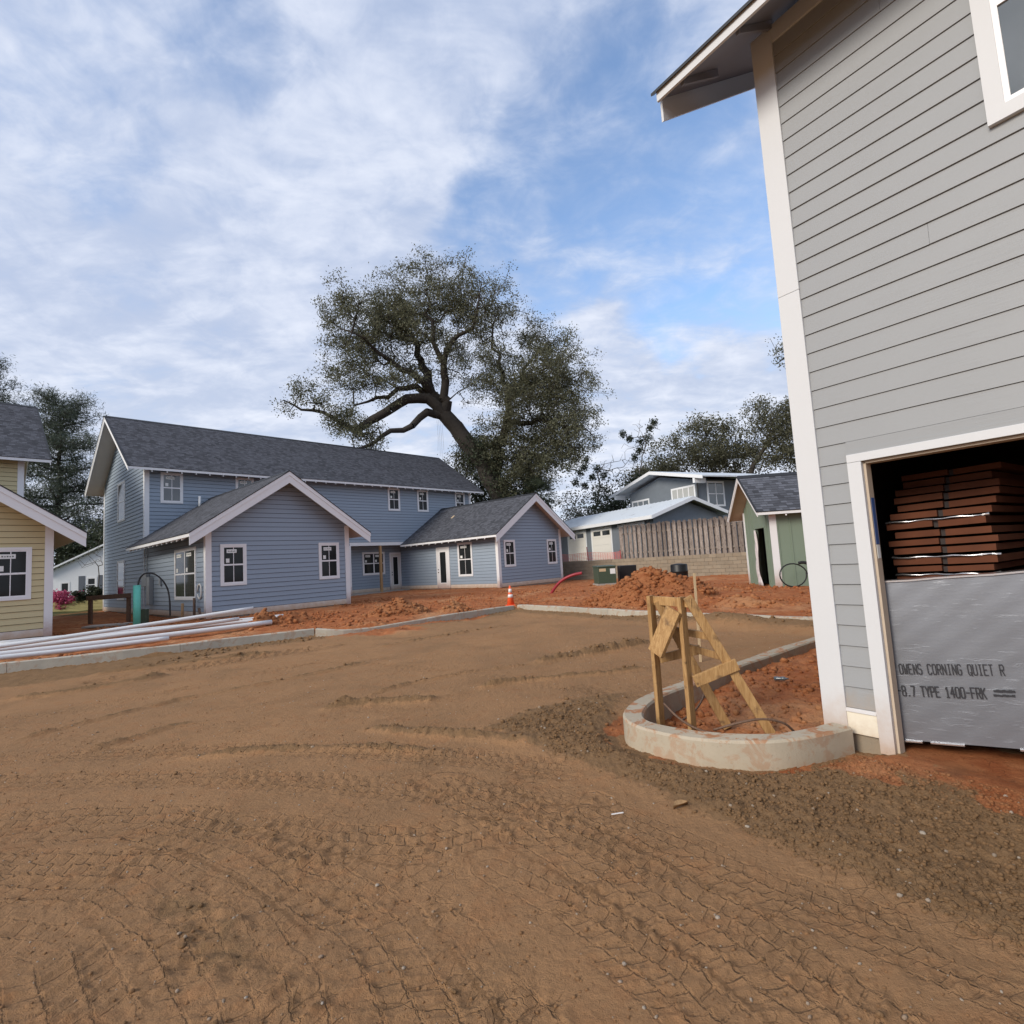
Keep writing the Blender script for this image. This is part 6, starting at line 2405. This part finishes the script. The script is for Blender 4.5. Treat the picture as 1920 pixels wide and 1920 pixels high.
crown_tree('tall_tree', 'tree reaching a bare branch out from behind the grey house', (25.5, 40), [(25.5, 40, .3), (25.0, 40, 9), (24.2, 40, 13.5)],
           [((21.6, 40, 16.2), (1.1, .9, .8), 34), ((23.6, 40, 16.5), (2.2, 2, 1.8), 90), ((26, 40, 15), (2.6, 2.4, 2.5), 120)], 'leaf_oak', 18, 9, .20, .09, .28, r=(.3, .12), minpath=9)

# --- evergreen shrubs under the oak and the cabbage palm
crown_tree('understorey_tree', 'dark evergreen filling the gap beside the oak trunk', (1.2, 46.5), [(1.2, 46.5, .5), (1.1, 46.5, 4.5)],
           [((1.0, 46.5, 7.2), (1.8, 1.6, 2.6), 150), ((-1.9, 47, 6.6), (1.5, 1.5, 2.0), 90), ((-3.2, 47.5, 8.8), (1.4, 1.4, 1.6), 60)], 'leaf_dark', 19, 20, .24, .12, .36, r=(.2, .1), minpath=1)
PM = thing('cabbage_palm', 'dark shaggy cabbage palm against the oak trunk', 'palm', (2.1, 42.3, 1.3))
mb = MB()
mb.tube([(0, 0, -.2), (.05, 0, 3.0), (0, 0, 5.3)], [.26, .22, .24], 10)
mb.build('trunk', 'palm_trunk', PM, True)
rg = np.random.default_rng(31)
for k in range(34):
    az, el = rg.random() * 6.283, R(-55 + 130 * rg.random())
    L = 1.15 + .35 * rg.random()
    d = np.array([math.cos(az) * math.cos(el), math.sin(az) * math.cos(el), math.sin(el)])
    base = np.array([0, 0, 5.35])
    side = np.cross(d, [0, 0, 1.0])
    side /= np.linalg.norm(side) + 1e-9
    upv = np.cross(side, d)
    mb = MB()
    stem = base + d * L * .55
    mb.tube([base, stem], .016, 4)
    for i in range(13):
        a = (i - 6) / 6 * 1.25
        dd = d * math.cos(a) + side * math.sin(a)
        tip = stem + dd * L * (.75 + .15 * rg.random()) - np.array([0, 0, .25 + .15 * abs(a)])
        mid = stem + dd * L * .42 + upv * .03
        w_ = np.cross(dd, upv) * .035
        o = len(mb.v)
        mb.v += [tuple(stem), tuple(mid + w_), tuple(tip), tuple(mid - w_)]
        mb.f += [(o, o + 1, o + 2, o + 3)]
    mb.build('frond', 'leaf_palm', PM)

# --- pines and shrubs far left
def pine(name, lab, base, hgt, seed, rad=6.0, group='pines beyond the houses', lean=0.0, z0=.32):
    T_ = thing(name, lab, 'tree', (base[0], base[1], .2), 0, group)
    rg = np.random.default_rng(seed)
    t = Tree(seed)
    t.limb([(0, 0, -.3), (lean * .5, 0, hgt * .5), (lean, 0, hgt * .97)], (.36, .06), wig=.10)
    P = np.array(t.pos)
    C = []
    n = 44
    for k in range(n):
        q = (k + rg.random()) / n
        z = hgt * (z0 + (1 - z0) * q)
        base_p = P[np.argmin(np.abs(P[:, 2] - z))]
        az = k * 2.4 + rg.random()
        L = rad * (1 - q * .72) * (.55 + .6 * rg.random()) * (1.0 if q > .12 else .75)
        e = base_p + np.array([math.cos(az) * L, math.sin(az) * L, L * (.10 + .25 * q)])
        m_ = base_p + (e - base_p) * .55 + np.array([0, 0, -.05 * L])
        t.limb([base_p, m_, e], (.07 + .07 * (1 - q), .02), step=.8, wig=.12)
        nc = int(10 + L * 8)
        for i in range(nc):
            s_ = .35 + .65 * rg.random()
            p = base_p + (e - base_p) * s_ + np.array([rg.normal(0, .20 * L * s_ + .15), rg.normal(0, .20 * L * s_ + .15), rg.normal(.25, .42)])
            C.append(p)
    t.twigs(np.array(C), .15, .8, .10, .05, 2.0)
    t.wood('trunk', T_, 'bark', .014)
    CC = np.array(C)
    V, F = leaves_np(CC, 30, .40, .36, .05, rg, .8)
    np_obj('crown', V, F, 'leaf_pine', T_)


pine('pine_tree', 'tall dark pine between the yellow and blue houses', (-46.0, 55), 21.0, 3, 6.6)
pine('pine_tree', 'taller pine rising behind the yellow house roof at the left edge', (-55.5, 56), 26.5, 5, 7.0)
pine('pine_tree', 'pine half hidden behind the left gable of the blue house', (-42.5, 62), 17.5, 8, 5.5)
crown_tree('dark_tree', 'dark low evergreen mass behind the white cottage', (-37.5, 52), [(-37.5, 52, .3), (-37.5, 52, 3)],
           [((-40, 52, 5.0), (3.4, 2.4, 2.8), 170), ((-36.5, 52, 4.6), (3.0, 2.4, 2.4), 150), ((-44, 53, 4.6), (3, 2.5, 2.6), 130), ((-33, 52, 5), (2.6, 2.4, 2.8), 120)], 'leaf_dark', 22, 20, .34, .17, .5, r=(.3, .15), minpath=.5)
crown_tree('bare_sapling', 'bare slender sapling in front of the white cottage', (-26.4, 34.8), [(-26.4, 34.8, .2), (-26.5, 34.8, 1.6), (-26.6, 34.8, 3.0)],
           [((-26.7, 34.8, 3.8), (1.1, .9, 1.2), 60)], 'leaf_mix', 23, 0, bark='bark_pale', r=(.05, .03), r0=.007, minpath=.8)
crown_tree('azalea_bush', 'round bright pink azalea bush before the white cottage', (-27.3, 33.0), [(-27.3, 33, .2), (-27.3, 33, .6)],
           [((-27.3, 33, .95), (.95, .8, .55), 150)], 'petal', 24, 40, .11, .08, .10, r=(.06, .04), minpath=0, r0=.006, cat='shrub', trunkname='stem')
crown_tree('evergreen_bush', 'clipped dark green bush right of the pink azalea', (-25.6, 33.2), [(-25.6, 33.2, .2), (-25.6, 33.2, .6)],
           [((-25.6, 33.2, 1.0), (.95, .8, .5), 150)], 'leaf_dark', 25, 40, .11, .07, .10, r=(.06, .04), minpath=0, r0=.006, cat='shrub', trunkname='stem')
